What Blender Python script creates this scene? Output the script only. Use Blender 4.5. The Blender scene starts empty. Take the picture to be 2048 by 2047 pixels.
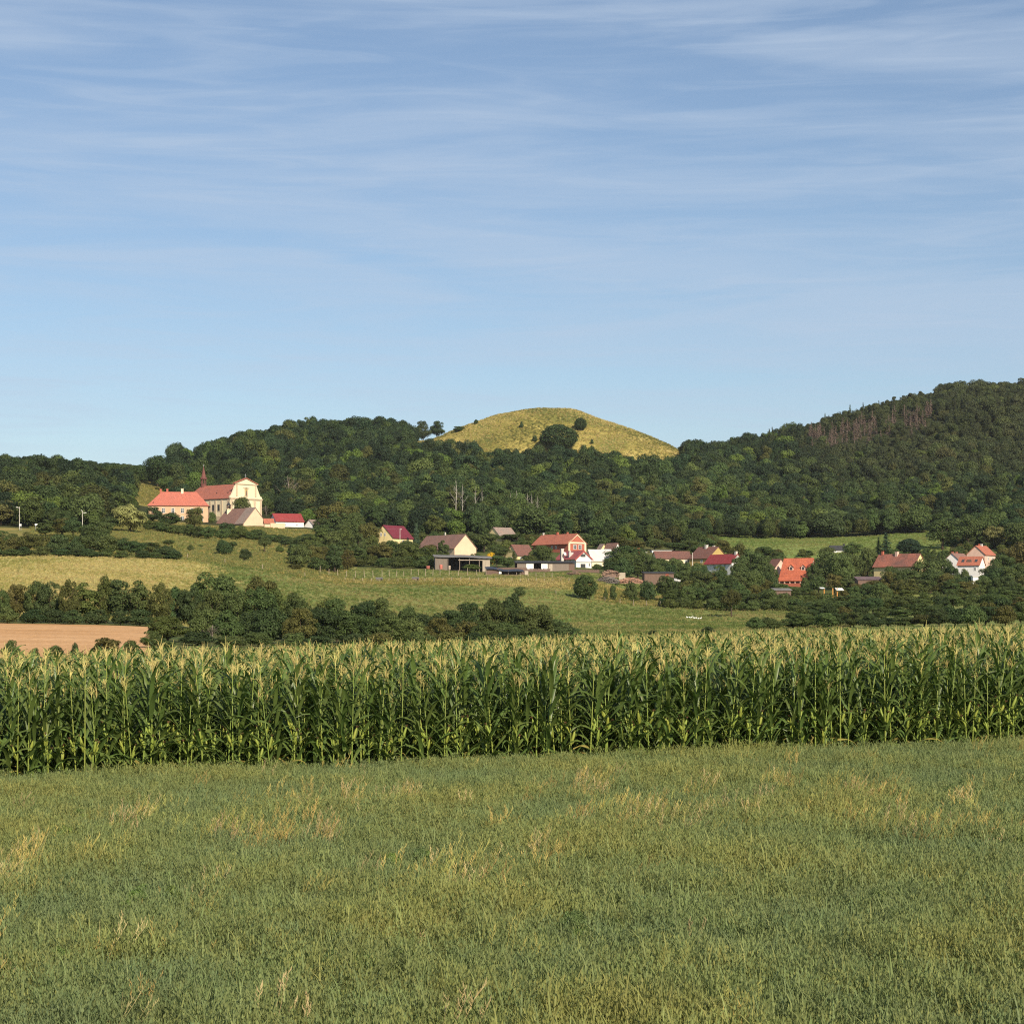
import bpy, math, random
import numpy as np
from mathutils import Vector, Matrix

random.seed(7)
RNG = np.random.default_rng(11)
SC = bpy.context.scene
COL = SC.collection

# ------------------------------------------------------------------ camera
F, HY, CX = 4000.0, 1215.0, 1024.0      # focal length in picture pixels, eye-level row, centre column
cam_d = bpy.data.cameras.new('camera')
cam_d.sensor_fit = 'HORIZONTAL'
cam_d.sensor_width = 36.0
cam_d.lens = 36.0 * F / 2048.0
cam_d.shift_y = (HY - 1023.5) / 2048.0
cam_d.clip_start = 0.5
cam_d.clip_end = 30000
cam = bpy.data.objects.new('camera', cam_d)
COL.objects.link(cam)
cam.location = (0, 0, 0)
cam.rotation_euler = (math.radians(90), 0, 0)
SC.camera = cam

# ------------------------------------------------------------------ light
SUN_AZ, SUN_EL = 25.0, 32.0              # to the right behind the camera
a_, e_ = math.radians(SUN_AZ), math.radians(SUN_EL)
to_sun = Vector((math.sin(a_) * math.cos(e_), -math.cos(a_) * math.cos(e_), math.sin(e_)))
sun_d = bpy.data.lights.new('sun', 'SUN')
sun_d.energy = 4.8
sun_d.angle = math.radians(0.53)
sun_d.color = (1.0, 0.87, 0.68)
sun = bpy.data.objects.new('sun', sun_d)
COL.objects.link(sun)
sun.location = (0, -20, 60)
sun.rotation_euler = (-to_sun).to_track_quat('-Z', 'Y').to_euler()

world = bpy.data.worlds.new('World')
SC.world = world
world.use_nodes = True
wt = world.node_tree
wt.nodes.clear()
def wn(t, **kw):
    n = wt.nodes.new(t)
    for k, v in kw.items():
        setattr(n, k, v)
    return n
sky = wn('ShaderNodeTexSky', sky_type='NISHITA', sun_disc=False)
sky.sun_elevation = e_
sky.sun_rotation = math.pi - a_
sky.altitude = 300
sky.air_density = 1.0
sky.dust_density = 0.6
sky.ozone_density = 2.8
bg = wn('ShaderNodeBackground')
bg.inputs['Strength'].default_value = 0.080
out = wn('ShaderNodeOutputWorld')
tc = wn('ShaderNodeTexCoord')
# thin cirrus: long streaks, nearly level, in two layers
def streaks(scale, loc, detail, lo, hi, dist):
    mp = wn('ShaderNodeMapping')
    mp.inputs['Scale'].default_value = scale
    mp.inputs['Location'].default_value = loc
    mp.inputs['Rotation'].default_value = (0, math.radians(5), 0)
    nz = wn('ShaderNodeTexNoise')
    nz.inputs['Scale'].default_value = 1.0
    nz.inputs['Detail'].default_value = detail
    nz.inputs['Roughness'].default_value = 0.55
    nz.inputs['Distortion'].default_value = dist
    mr = wn('ShaderNodeMapRange', interpolation_type='SMOOTHSTEP')
    mr.inputs['From Min'].default_value = lo
    mr.inputs['From Max'].default_value = hi
    wt.links.new(tc.outputs['Generated'], mp.inputs['Vector'])
    wt.links.new(mp.outputs['Vector'], nz.inputs['Vector'])
    wt.links.new(nz.outputs['Fac'], mr.inputs['Value'])
    return mr.outputs['Result']
s1 = streaks((4.0, 2.0, 34.0), (0.3, 0.0, 1.7), 6.0, 0.36, 0.70, 0.9)
s2 = streaks((9.0, 3.0, 110.0), (2.3, 0.4, 5.1), 7.0, 0.40, 0.72, 1.4)
ma = wn('ShaderNodeMath', operation='MULTIPLY_ADD')
wt.links.new(s2, ma.inputs[0]); ma.inputs[1].default_value = 0.35
mb_ = wn('ShaderNodeMath', operation='MULTIPLY')
wt.links.new(s1, mb_.inputs[0]); mb_.inputs[1].default_value = 0.65
wt.links.new(mb_.outputs[0], ma.inputs[2])
fac = wn('ShaderNodeMath', operation='MULTIPLY_ADD')
wt.links.new(ma.outputs[0], fac.inputs[0]); fac.inputs[1].default_value = 0.56; fac.inputs[2].default_value = 0.11
mixc = wn('ShaderNodeMix', data_type='RGBA')
wt.links.new(fac.outputs[0], mixc.inputs['Factor'])
wt.links.new(sky.outputs['Color'], mixc.inputs['A'])
mixc.inputs['B'].default_value = (4.8, 5.8, 7.2, 1)
wt.links.new(mixc.outputs['Result'], bg.inputs['Color'])
wt.links.new(bg.outputs['Background'], out.inputs['Surface'])

vs = SC.view_settings
vs.view_transform = 'Standard'
vs.look = 'None'
vs.exposure = 0.4
vs.gamma = 1.0
vs.use_curve_mapping = False
cy = SC.cycles
cy.max_bounces = 4
cy.diffuse_bounces = 2
cy.glossy_bounces = 2
cy.transmission_bounces = 3
cy.transparent_max_bounces = 4
cy.use_denoising = False
cy.pixel_filter_type = 'BLACKMAN_HARRIS'
cy.filter_width = 1.15
cy.sample_clamp_indirect = 4.0

# ------------------------------------------------------------------ materials
MATS = {}
def mat_new(name):
    m = bpy.data.materials.new(name)
    m.use_nodes = True
    m.node_tree.nodes.clear()
    return m, m.node_tree.nodes, m.node_tree.links

def plain(name, c, rough=0.8, var=0.18, scale=1.5, c2=None, bump=0.0, stretch=(1, 1, 1), spec=0.25, detail=5, metal=0.0):
    """painted, plastered or weathered surface: two tones mixed by noise, with light relief"""
    if name in MATS:
        return MATS[name]
    m, N, L = mat_new(name)
    o = N.new('ShaderNodeOutputMaterial'); p = N.new('ShaderNodeBsdfPrincipled')
    t = N.new('ShaderNodeTexCoord'); mp = N.new('ShaderNodeMapping')
    mp.inputs['Scale'].default_value = stretch
    nz = N.new('ShaderNodeTexNoise'); nz.inputs['Scale'].default_value = scale; nz.inputs['Detail'].default_value = detail
    nz.inputs['Roughness'].default_value = 0.65
    rp = N.new('ShaderNodeMapRange'); rp.inputs['From Min'].default_value = 0.3; rp.inputs['From Max'].default_value = 0.7
    mx = N.new('ShaderNodeMix'); mx.data_type = 'RGBA'
    c2 = c2 or tuple(max(0, v * (1 - var * 2)) for v in c)
    mx.inputs['A'].default_value = (*c, 1); mx.inputs['B'].default_value = (*c2, 1)
    L.new(t.outputs['Object'], mp.inputs['Vector']); L.new(mp.outputs['Vector'], nz.inputs['Vector'])
    L.new(nz.outputs['Fac'], rp.inputs['Value']); L.new(rp.outputs['Result'], mx.inputs['Factor'])
    L.new(mx.outputs['Result'], p.inputs['Base Color'])
    p.inputs['Roughness'].default_value = rough
    p.inputs['Specular IOR Level'].default_value = spec
    p.inputs['Metallic'].default_value = metal
    if bump:
        b = N.new('ShaderNodeBump'); b.inputs['Strength'].default_value = bump; b.inputs['Distance'].default_value = 0.1
        L.new(nz.outputs['Fac'], b.inputs['Height']); L.new(b.outputs['Normal'], p.inputs['Normal'])
    L.new(p.outputs['BSDF'], o.inputs['Surface'])
    MATS[name] = m
    return m

def tiled(name, c, c2, rough=0.8, pitch=0.34, patch=0.12):
    """roof covering: courses across the slope plus patches of weathering"""
    if name in MATS:
        return MATS[name]
    m, N, L = mat_new(name)
    o = N.new('ShaderNodeOutputMaterial'); p = N.new('ShaderNodeBsdfPrincipled')
    t = N.new('ShaderNodeTexCoord')
    nz = N.new('ShaderNodeTexNoise'); nz.inputs['Scale'].default_value = patch * 3; nz.inputs['Detail'].default_value = 8
    nz.inputs['Roughness'].default_value = 0.7
    n2 = N.new('ShaderNodeTexNoise'); n2.inputs['Scale'].default_value = 2.2; n2.inputs['Detail'].default_value = 3
    rp = N.new('ShaderNodeMapRange'); rp.inputs['From Min'].default_value = 0.35; rp.inputs['From Max'].default_value = 0.68
    mx = N.new('ShaderNodeMix'); mx.data_type = 'RGBA'
    mx.inputs['A'].default_value = (*c, 1); mx.inputs['B'].default_value = (*c2, 1)
    m2 = N.new('ShaderNodeMix'); m2.data_type = 'RGBA'; m2.blend_type = 'MULTIPLY'
    r2 = N.new('ShaderNodeMapRange'); r2.inputs['From Min'].default_value = 0.3; r2.inputs['From Max'].default_value = 0.7
    r2.inputs['To Min'].default_value = 0.7; r2.inputs['To Max'].default_value = 1.15
    L.new(t.outputs['Object'], nz.inputs['Vector']); L.new(t.outputs['Object'], n2.inputs['Vector'])
    L.new(nz.outputs['Fac'], rp.inputs['Value']); L.new(rp.outputs['Result'], mx.inputs['Factor'])
    L.new(n2.outputs['Fac'], r2.inputs['Value'])
    m2.inputs['Factor'].default_value = 1.0
    L.new(mx.outputs['Result'], m2.inputs['A']); L.new(r2.outputs['Result'], m2.inputs['B'])
    L.new(m2.outputs['Result'], p.inputs['Base Color'])
    w = N.new('ShaderNodeTexWave'); w.bands_direction = 'Z'; w.inputs['Scale'].default_value = 1 / pitch * 0.3
    w.inputs['Distortion'].default_value = 0.6
    L.new(t.outputs['Object'], w.inputs['Vector'])
    b = N.new('ShaderNodeBump'); b.inputs['Strength'].default_value = 0.35; b.inputs['Distance'].default_value = 0.06
    L.new(w.outputs['Fac'], b.inputs['Height']); L.new(b.outputs['Normal'], p.inputs['Normal'])
    p.inputs['Roughness'].default_value = rough; p.inputs['Specular IOR Level'].default_value = 0.25
    L.new(p.outputs['BSDF'], o.inputs['Surface'])
    MATS[name] = m
    return m

def foliage(name, transl=0.25, rough=0.65, spec=0.2, vary=0.35, attr=True, col=(0.06, 0.09, 0.03)):
    """leaf material; the leaf colour of a tree comes from its own 'tint'"""
    if name in MATS:
        return MATS[name]
    m, N, L = mat_new(name)
    o = N.new('ShaderNodeOutputMaterial'); p = N.new('ShaderNodeBsdfPrincipled'); tr = N.new('ShaderNodeBsdfTranslucent')
    ms = N.new('ShaderNodeMixShader'); ms.inputs[0].default_value = transl
    oi = N.new('ShaderNodeObjectInfo'); tcn = N.new('ShaderNodeTexCoord')
    nz = N.new('ShaderNodeTexNoise'); nz.inputs['Scale'].default_value = 0.9; nz.inputs['Detail'].default_value = 4
    hv = N.new('ShaderNodeHueSaturation')
    mr = N.new('ShaderNodeMapRange'); mr.inputs['From Min'].default_value = 0.3; mr.inputs['From Max'].default_value = 0.7
    mr.inputs['To Min'].default_value = 1 - vary; mr.inputs['To Max'].default_value = 1 + vary
    mh = N.new('ShaderNodeMapRange'); mh.inputs['To Min'].default_value = 0.485; mh.inputs['To Max'].default_value = 0.515
    if attr:
        at = N.new('ShaderNodeAttribute'); at.attribute_type = 'INSTANCER'; at.attribute_name = 'tint'
        L.new(at.outputs['Color'], hv.inputs['Color'])
    else:
        hv.inputs['Color'].default_value = (*col, 1)
    L.new(tcn.outputs['Object'], nz.inputs['Vector']); L.new(nz.outputs['Fac'], mr.inputs['Value'])
    L.new(mr.outputs['Result'], hv.inputs['Value'])
    L.new(oi.outputs['Random'], mh.inputs['Value']); L.new(mh.outputs['Result'], hv.inputs['Hue'])
    L.new(hv.outputs['Color'], p.inputs['Base Color'])
    h2 = N.new('ShaderNodeHueSaturation'); h2.inputs['Value'].default_value = 1.35; h2.inputs['Saturation'].default_value = 1.1
    L.new(hv.outputs['Color'], h2.inputs['Color']); L.new(h2.outputs['Color'], tr.inputs['Color'])
    p.inputs['Roughness'].default_value = rough; p.inputs['Specular IOR Level'].default_value = spec
    L.new(p.outputs['BSDF'], ms.inputs[1]); L.new(tr.outputs['BSDF'], ms.inputs[2]); L.new(ms.outputs[0], o.inputs['Surface'])
    MATS[name] = m
    return m

def ground(name, stops, scale, stretch=(1, 1, 1), fine=6.0, bump=0.4, dist=0.4, bands=None):
    """earth and grass seen from afar: broad patches between several tones, with fine grain on top"""
    m, N, L = mat_new(name)
    o = N.new('ShaderNodeOutputMaterial'); p = N.new('ShaderNodeBsdfPrincipled')
    g = N.new('ShaderNodeNewGeometry'); mp = N.new('ShaderNodeMapping'); mp.inputs['Scale'].default_value = stretch
    nz = N.new('ShaderNodeTexNoise'); nz.inputs['Scale'].default_value = scale; nz.inputs['Detail'].default_value = 9
    nz.inputs['Roughness'].default_value = 0.62; nz.inputs['Distortion'].default_value = dist
    cr = N.new('ShaderNodeValToRGB')
    while len(cr.color_ramp.elements) < len(stops):
        cr.color_ramp.elements.new(0.5)
    for e, (pos, c) in zip(cr.color_ramp.elements, stops):
        e.position = pos; e.color = (*c, 1)
    n2 = N.new('ShaderNodeTexNoise'); n2.inputs['Scale'].default_value = fine; n2.inputs['Detail'].default_value = 6
    n2.inputs['Roughness'].default_value = 0.75
    mr = N.new('ShaderNodeMapRange'); mr.inputs['From Min'].default_value = 0.3; mr.inputs['From Max'].default_value = 0.7
    mr.inputs['To Min'].default_value = 0.72; mr.inputs['To Max'].default_value = 1.25
    mx = N.new('ShaderNodeMix'); mx.data_type = 'RGBA'; mx.blend_type = 'MULTIPLY'; mx.inputs['Factor'].default_value = 1
    L.new(g.outputs['Position'], mp.inputs['Vector']); L.new(mp.outputs['Vector'], nz.inputs['Vector'])
    L.new(g.outputs['Position'], n2.inputs['Vector'])
    L.new(nz.outputs['Fac'], cr.inputs['Fac']); L.new(n2.outputs['Fac'], mr.inputs['Value'])
    L.new(cr.outputs['Color'], mx.inputs['A']); L.new(mr.outputs['Result'], mx.inputs['B'])
    res = mx.outputs['Result']
    if bands:                                        # passes of the harvester or mower
        wv = N.new('ShaderNodeTexWave'); wv.bands_direction = 'Y'; wv.inputs['Scale'].default_value = bands[0]
        wv.inputs['Distortion'].default_value = 6.0; wv.inputs['Detail'].default_value = 3; wv.inputs['Detail Scale'].default_value = .6
        m5 = N.new('ShaderNodeMapRange'); m5.inputs['To Min'].default_value = 1 - bands[1]; m5.inputs['To Max'].default_value = 1 + bands[1] * .5
        L.new(g.outputs['Position'], wv.inputs['Vector']); L.new(wv.outputs['Fac'], m5.inputs['Value'])
        m6 = N.new('ShaderNodeMix'); m6.data_type = 'RGBA'; m6.blend_type = 'MULTIPLY'; m6.inputs['Factor'].default_value = 1
        L.new(res, m6.inputs['A']); L.new(m5.outputs['Result'], m6.inputs['B'])
        res = m6.outputs['Result']
    L.new(res, p.inputs['Base Color'])
    b = N.new('ShaderNodeBump'); b.inputs['Strength'].default_value = bump; b.inputs['Distance'].default_value = 0.5
    L.new(n2.outputs['Fac'], b.inputs['Height']); L.new(b.outputs['Normal'], p.inputs['Normal'])
    p.inputs['Roughness'].default_value = 0.95; p.inputs['Specular IOR Level'].default_value = 0.1
    L.new(p.outputs['BSDF'], o.inputs['Surface'])
    MATS[name] = m
    return m

LEAF = foliage('leaf_green')
NEEDLE = foliage('needle', transl=0.1)
BARK = plain('bark', (0.10, 0.075, 0.05), 0.9, 0.3, 4)
BIRCH = plain('pale_bark', (0.44, 0.41, 0.35), 0.8, 0.3, 3, c2=(0.3, 0.27, 0.23))
GREYBARK = plain('grey_bark', (0.28, 0.23, 0.19), 0.9, 0.3, 3)

# ------------------------------------------------------------------ mesh helpers
class MB:
    def __init__(self):
        self.v, self.f, self.m = [], [], []
    def add(self, vs, fs, mi=0):
        o = len(self.v)
        self.v += [tuple(p) for p in vs]
        self.f += [tuple(i + o for i in q) for q in fs]
        self.m += [mi] * len(fs)
        return self
    def box(self, x0, x1, y0, y1, z0, z1, mi=0):
        return self.add([(x0, y0, z0), (x1, y0, z0), (x1, y1, z0), (x0, y1, z0), (x0, y0, z1), (x1, y0, z1), (x1, y1, z1), (x0, y1, z1)],
                        [(3, 2, 1, 0), (4, 5, 6, 7), (0, 1, 5, 4), (1, 2, 6, 5), (2, 3, 7, 6), (3, 0, 4, 7)], mi)
    def prism_y(self, prof, y0, y1, mi=0):
        """outline in x,z pushed from y0 to y1"""
        n = len(prof)
        vs = [(x, y0, z) for x, z in prof] + [(x, y1, z) for x, z in prof]
        fs = [tuple(range(n)), tuple(range(2 * n - 1, n - 1, -1))]
        fs += [(i + n, (i + 1) % n + n, (i + 1) % n, i) for i in range(n)]
        return self.add(vs, fs, mi)
    def prism_x(self, prof, x0, x1, mi=0):
        n = len(prof)
        vs = [(x0, y, z) for y, z in prof] + [(x1, y, z) for y, z in prof]
        fs = [tuple(range(n - 1, -1, -1)), tuple(range(n, 2 * n))]
        fs += [(i, (i + 1) % n, (i + 1) % n + n, i + n) for i in range(n)]
        return self.add(vs, fs, mi)
    def tube(self, pts, rads, n=6, mi=0, cap=True):
        pts = [Vector(p) for p in pts]
        o = len(self.v)
        for i, p in enumerate(pts):
            d = (pts[min(i + 1, len(pts) - 1)] - pts[max(i - 1, 0)])
            d = d.normalized() if d.length > 1e-9 else Vector((0, 0, 1))
            a = d.cross(Vector((0.31, 0.95, 0.02)))
            if a.length < 0.1:
                a = d.cross(Vector((1, 0, 0)))
            a.normalize(); b = d.cross(a)
            for k in range(n):
                t = 2 * math.pi * k / n
                self.v.append(tuple(p + (a * math.cos(t) + b * math.sin(t)) * rads[i]))
        for i in range(len(pts) - 1):
            for k in range(n):
                self.f.append((o + i * n + k, o + i * n + (k + 1) % n, o + (i + 1) * n + (k + 1) % n, o + (i + 1) * n + k)); self.m.append(mi)
        if cap:
            e = o + (len(pts) - 1) * n
            self.f.append(tuple(range(e, e + n))); self.m.append(mi)
            self.f.append(tuple(range(o + n - 1, o - 1, -1))); self.m.append(mi)
        return self
    def lathe(self, prof, n=10, c=(0, 0, 0), mi=0):
        o = len(self.v)
        for r, z in prof:
            for k in range(n):
                t = 2 * math.pi * k / n
                self.v.append((c[0] + r * math.cos(t), c[1] + r * math.sin(t), c[2] + z))
        for i in range(len(prof) - 1):
            for k in range(n):
                self.f.append((o + i * n + k, o + i * n + (k + 1) % n, o + (i + 1) * n + (k + 1) % n, o + (i + 1) * n + k)); self.m.append(mi)
        e = o + (len(prof) - 1) * n
        self.f.append(tuple(range(e, e + n))); self.m.append(mi)
        return self
    def mesh(self, name, mats, smooth=False):
        me = bpy.data.meshes.new(name)
        me.from_pydata(self.v, [], self.f)
        for m in (mats if isinstance(mats, (list, tuple)) else [mats]):
            me.materials.append(m)
        if any(self.m):
            me.polygons.foreach_set('material_index', self.m)
        if smooth:
            me.polygons.foreach_set('use_smooth', [True] * len(me.polygons))
        me.update()
        return me

def np_mesh(name, verts, faces, mat, smooth=False):
    """verts (n,3), faces (m,4) or (m,3) arrays"""
    me = bpy.data.meshes.new(name)
    nv, nf, k = len(verts), len(faces), faces.shape[1]
    me.vertices.add(nv); me.loops.add(nf * k); me.polygons.add(nf)
    me.vertices.foreach_set('co', np.asarray(verts, np.float32).ravel())
    me.loops.foreach_set('vertex_index', np.asarray(faces, np.int32).ravel())
    me.polygons.foreach_set('loop_start', np.arange(0, nf * k, k, dtype=np.int32))
    if mat is not None:
        me.materials.append(mat)
    if smooth:
        me.polygons.foreach_set('use_smooth', np.ones(nf, bool))
    me.update(calc_edges=True)
    return me

def obj(name, me, parent=None, loc=None):
    o = bpy.data.objects.new(name, me)
    COL.objects.link(o)
    if parent is not None:
        o.parent = parent
    if loc is not None:
        o.location = loc
    return o
def thing(name, label, cat, loc, rz=0.0, group=None):
    o = bpy.data.objects.new(name, None)
    o.empty_display_size = 0.3
    COL.objects.link(o)
    o.location = loc; o.rotation_euler = (0, 0, rz)
    o['label'] = label; o['category'] = cat
    if group:
        o['group'] = group
    return o
def part(name, mb, mats, parent, smooth=False):
    return obj(name, mb.mesh(name, mats, smooth), parent)
def tag(o, label, cat, group=None):
    o['label'] = label; o['category'] = cat
    if group:
        o['group'] = group
    return o

# ------------------------------------------------------------------ terrain
def pchip(x, y, xq):
    """monotone cubic through (x, y[:, k]); x (n,), y (n, m) -> (len(xq), m)"""
    x = np.asarray(x, float); y = np.asarray(y, float)
    h = np.diff(x)[:, None]; d = np.diff(y, axis=0) / h
    s = np.zeros_like(y)
    w1 = 2 * h[1:] + h[:-1]; w2 = h[1:] + 2 * h[:-1]
    ok = d[:-1] * d[1:] > 0
    with np.errstate(divide='ignore', invalid='ignore'):
        hm = (w1 + w2) / (w1 / d[:-1] + w2 / d[1:])
    s[1:-1] = np.where(ok, hm, 0)
    s[0] = d[0]; s[-1] = d[-1]
    xq = np.clip(xq, x[0], x[-1])
    i = np.clip(np.searchsorted(x, xq, 'right') - 1, 0, len(x) - 2)
    t = ((xq - x[i]) / h[i, 0])[:, None]
    return ((2 * t**3 - 3 * t**2 + 1) * y[i] + (t**3 - 2 * t**2 + t) * h[i] * s[i]
            + (-2 * t**3 + 3 * t**2) * y[i + 1] + (t**3 - t**2) * h[i] * s[i + 1])

# bearing (as picture column) against sight line (as picture row) of the bare ground, at several distances
ROWS = [
 (130, [(0, 1345), (2048, 1340)]),
 (200, [(0, 1316), (1000, 1310), (2048, 1302)]),
 (300, [(0, 1247), (285, 1254), (400, 1268), (700, 1290), (1100, 1290), (1300, 1285), (2048, 1275)]),
 (340, [(0, 1238), (285, 1243), (400, 1258), (700, 1278), (1100, 1278), (1300, 1275), (1500, 1272), (2048, 1262)]),
 (420, [(0, 1188), (300, 1192), (450, 1215), (700, 1248), (1100, 1254), (1400, 1256), (1500, 1255), (2048, 1245)]),
 (500, [(0, 1145), (250, 1150), (450, 1168), (700, 1198), (900, 1215), (1100, 1228), (1400, 1240), (1600, 1242), (2048, 1230)]),
 (570, [(0, 1113), (250, 1117), (350, 1120), (500, 1140), (700, 1173), (900, 1180), (1100, 1190), (1300, 1214), (1500, 1222), (1700, 1222), (2048, 1212)]),
 (610, [(0, 1096), (250, 1105), (400, 1118), (550, 1135), (700, 1162), (1000, 1164), (1150, 1166), (1300, 1196), (1500, 1214), (1700, 1212), (2048, 1202)]),
 (650, [(0, 1080), (250, 1092), (400, 1105), (550, 1120), (700, 1150), (1000, 1152), (1150, 1154), (1300, 1178), (1500, 1203), (1700, 1200), (2048, 1192)]),
 (700, [(0, 1060), (250, 1074), (400, 1090), (550, 1102), (700, 1132), (870, 1138), (1000, 1142), (1150, 1141), (1300, 1160), (1500, 1186), (1700, 1184), (2048, 1176)]),
 (760, [(0, 1046), (250, 1060), (420, 1078), (550, 1086), (700, 1108), (870, 1118), (1000, 1122), (1150, 1122), (1300, 1134), (1450, 1152), (1600, 1168), (1750, 1160), (2048, 1150)]),
 (820, [(0, 1032), (250, 1050), (420, 1066), (600, 1072), (760, 1090), (1000, 1095), (1200, 1102), (1400, 1120), (1600, 1140), (1800, 1136), (2048, 1128)]),
 (900, [(0, 1005), (250, 1030), (420, 1050), (600, 1056), (760, 1070), (1000, 1072), (1200, 1080), (1450, 1092), (1600, 1096), (1870, 1090), (2048, 1085)]),
 (1000, [(0, 968), (200, 985), (300, 1005), (420, 1030), (600, 1033), (760, 1038), (1000, 1036), (1200, 1045), (1450, 1072), (1650, 1074), (1870, 1064), (2048, 1055)]),
 (1100, [(0, 940), (120, 945), (250, 958), (330, 975), (420, 990), (600, 990), (760, 992), (1000, 1000), (1200, 1012), (1400, 1030), (1550, 1045), (1700, 1042), (1870, 1030), (2048, 1018)]),
 (1250, [(0, 960), (250, 962), (330, 950), (380, 945), (420, 932), (500, 912), (600, 920), (760, 930), (1000, 947), (1200, 957), (1400, 967), (1550, 982), (1700, 982), (2048, 960)]),
 (1400, [(0, 975), (250, 975), (380, 955), (420, 942), (500, 920), (600, 884), (700, 882), (800, 888), (870, 908), (950, 930), (1000, 934), (1150, 938), (1300, 936), (1400, 930), (1550, 930), (1700, 928), (1850, 912), (2048, 895)]),
 (1460, [(0, 980), (380, 960), (500, 930), (600, 890), (700, 882), (800, 884), (850, 888), (900, 893), (950, 888), (1000, 878), (1060, 869), (1110, 867), (1160, 869), (1200, 874), (1250, 882), (1300, 893), (1365, 912), (1450, 917), (1550, 915), (1700, 897), (1850, 872), (2048, 852)]),
 (1530, [(0, 990), (380, 965), (500, 935), (600, 898), (700, 886), (780, 885), (845, 883), (880, 874), (900, 866), (930, 853), (960, 842), (1000, 829), (1040, 821), (1080, 817.5), (1110, 817), (1140, 819), (1170, 828), (1200, 838), (1250, 855), (1300, 873), (1340, 893), (1365, 907), (1400, 916), (1450, 918), (1530, 912), (1600, 892), (1700, 868), (1850, 842), (2048, 827)]),
 (1600, [(0, 1000), (380, 985), (500, 960), (600, 925), (700, 905), (845, 892), (900, 882), (960, 857), (1000, 845), (1060, 834), (1110, 832), (1170, 842), (1250, 870), (1300, 890), (1365, 918), (1450, 918), (1530, 908), (1600, 884), (1700, 850), (1850, 818), (2048, 805)]),
 (1750, [(0, 1020), (380, 1000), (600, 960), (845, 932), (1000, 917), (1110, 912), (1300, 927), (1450, 925), (1500, 917), (1560, 895), (1600, 880), (1650, 862), (1700, 844), (1750, 829), (1800, 819), (1850, 807), (1900, 803), (1980, 799), (2048, 800)]),
 (2000, [(0, 1050), (845, 990), (1110, 980), (1450, 965), (1560, 935), (1850, 860), (2048, 850)]),
 (3000, [(0, 1090), (2048, 1020)]),
]
def near_z(x, Y):
    x = np.clip(x, -45, 45)
    return -3.35 + 0.022 * x - 0.0125 * np.maximum(Y - 40, 0) - 0.013 * np.clip(Y - 45, 0, 60) * np.clip(-x / 20 + .1, 0, 1.2)

PXC = np.unique(np.concatenate([
    1024 - 1274 - np.geomspace(12, 9000, 22), np.arange(-250, 2301, 10.0), 2300 + np.geomspace(12, 9000, 22)]))
YS = np.concatenate([np.array([-60, -20, 0.0, 1.0]), np.arange(3, 130, 4.0), np.arange(130, 700, 5.0), np.arange(700, 1350, 10.0),
                     np.arange(1350, 1660, 6.0), np.arange(1660, 2600, 30.0), np.arange(2600, 3001, 100.0)])
def build_z():
    rows_y, rows_z = [], []
    for Y in (1.0, 20.0, 40.0, 60.0, 80.0, 95.0):
        rows_y.append(Y); rows_z.append(near_z((PXC - CX) / F * Y, Y))
    for Y, pts in ROWS:
        xs = [p[0] for p in pts]; ys = [[p[1]] for p in pts]
        py = pchip(xs, ys, PXC)[:, 0] if len(pts) > 2 else np.interp(PXC, xs, [p[1] for p in pts])
        rows_y.append(Y); rows_z.append((HY - py) / F * Y)
    return pchip(rows_y, np.array(rows_z), np.maximum(YS, 1.0))
ZG = build_z()
XG = (PXC[None, :] - CX) / F * np.maximum(YS, 1.0)[:, None]
# beside and behind the camera the sheet simply goes on outwards
for r, Y in enumerate(YS):
    if Y < 3:
        XG[r] = (PXC - CX) / F * 3.0
# gentle unevenness of the land
def wob(x, y):
    return (np.sin(x * .071 + 1.3) * np.sin(y * .053 + .4) + .6 * np.sin(x * .19 + y * .11) + .4 * np.sin(x * .37 - y * .29 + 2))
ZG = ZG + wob(XG, YS[:, None]) * np.clip((YS[:, None] - 300) / 1200, 0, 1) * 0.55

def zat(px, Y):
    px = np.atleast_1d(np.asarray(px, float)); Y = np.atleast_1d(np.asarray(Y, float))
    i = np.clip(np.searchsorted(YS, Y, 'right') - 1, 0, len(YS) - 2)
    j = np.clip(np.searchsorted(PXC, px, 'right') - 1, 0, len(PXC) - 2)
    t = (Y - YS[i]) / (YS[i + 1] - YS[i]); u = (px - PXC[j]) / (PXC[j + 1] - PXC[j])
    return ((1 - t) * ((1 - u) * ZG[i, j] + u * ZG[i, j + 1]) + t * ((1 - u) * ZG[i + 1, j] + u * ZG[i + 1, j + 1]))
def gpt(px, Y):
    return Vector(((px - CX) / F * Y, Y, float(zat(px, Y)[0])))
def zrow(py, Y):
    return (HY - py) / F * Y

def corn_edge(x):
    """distance of the front row of the maize at a sideways offset x"""
    return 37.4 + 0.18 * x

# which kind of land lies where
ZN = ['oat_field_soil', 'corn_field_soil', 'rough_grass', 'stubble_field', 'dry_meadow', 'green_meadow', 'fence_side_grass',
      'village_ground', 'forest_floor', 'grassy_hill', 'upper_meadow', 'slope_pasture', 'mown_strip', 'field_track']
pc = (PXC[:-1] + PXC[1:]) / 2
yc = (YS[:-1] + YS[1:]) / 2
PX2, Y2 = np.meshgrid(pc, yc)
X2 = (PX2 - CX) / F * np.maximum(Y2, 3)
J = wob(PX2 * 1.7, Y2 * 2.1)
zone = np.full(PX2.shape, 5)
zone[Y2 < corn_edge(X2) - 0.4] = 0
zone[(Y2 >= corn_edge(X2) - 0.4) & (Y2 < 95)] = 1
zone[(Y2 >= 95) & (Y2 < 345)] = 2
zone[(Y2 >= 170) & (Y2 < 303) & (PX2 < 300 + 2 * J)] = 3
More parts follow.
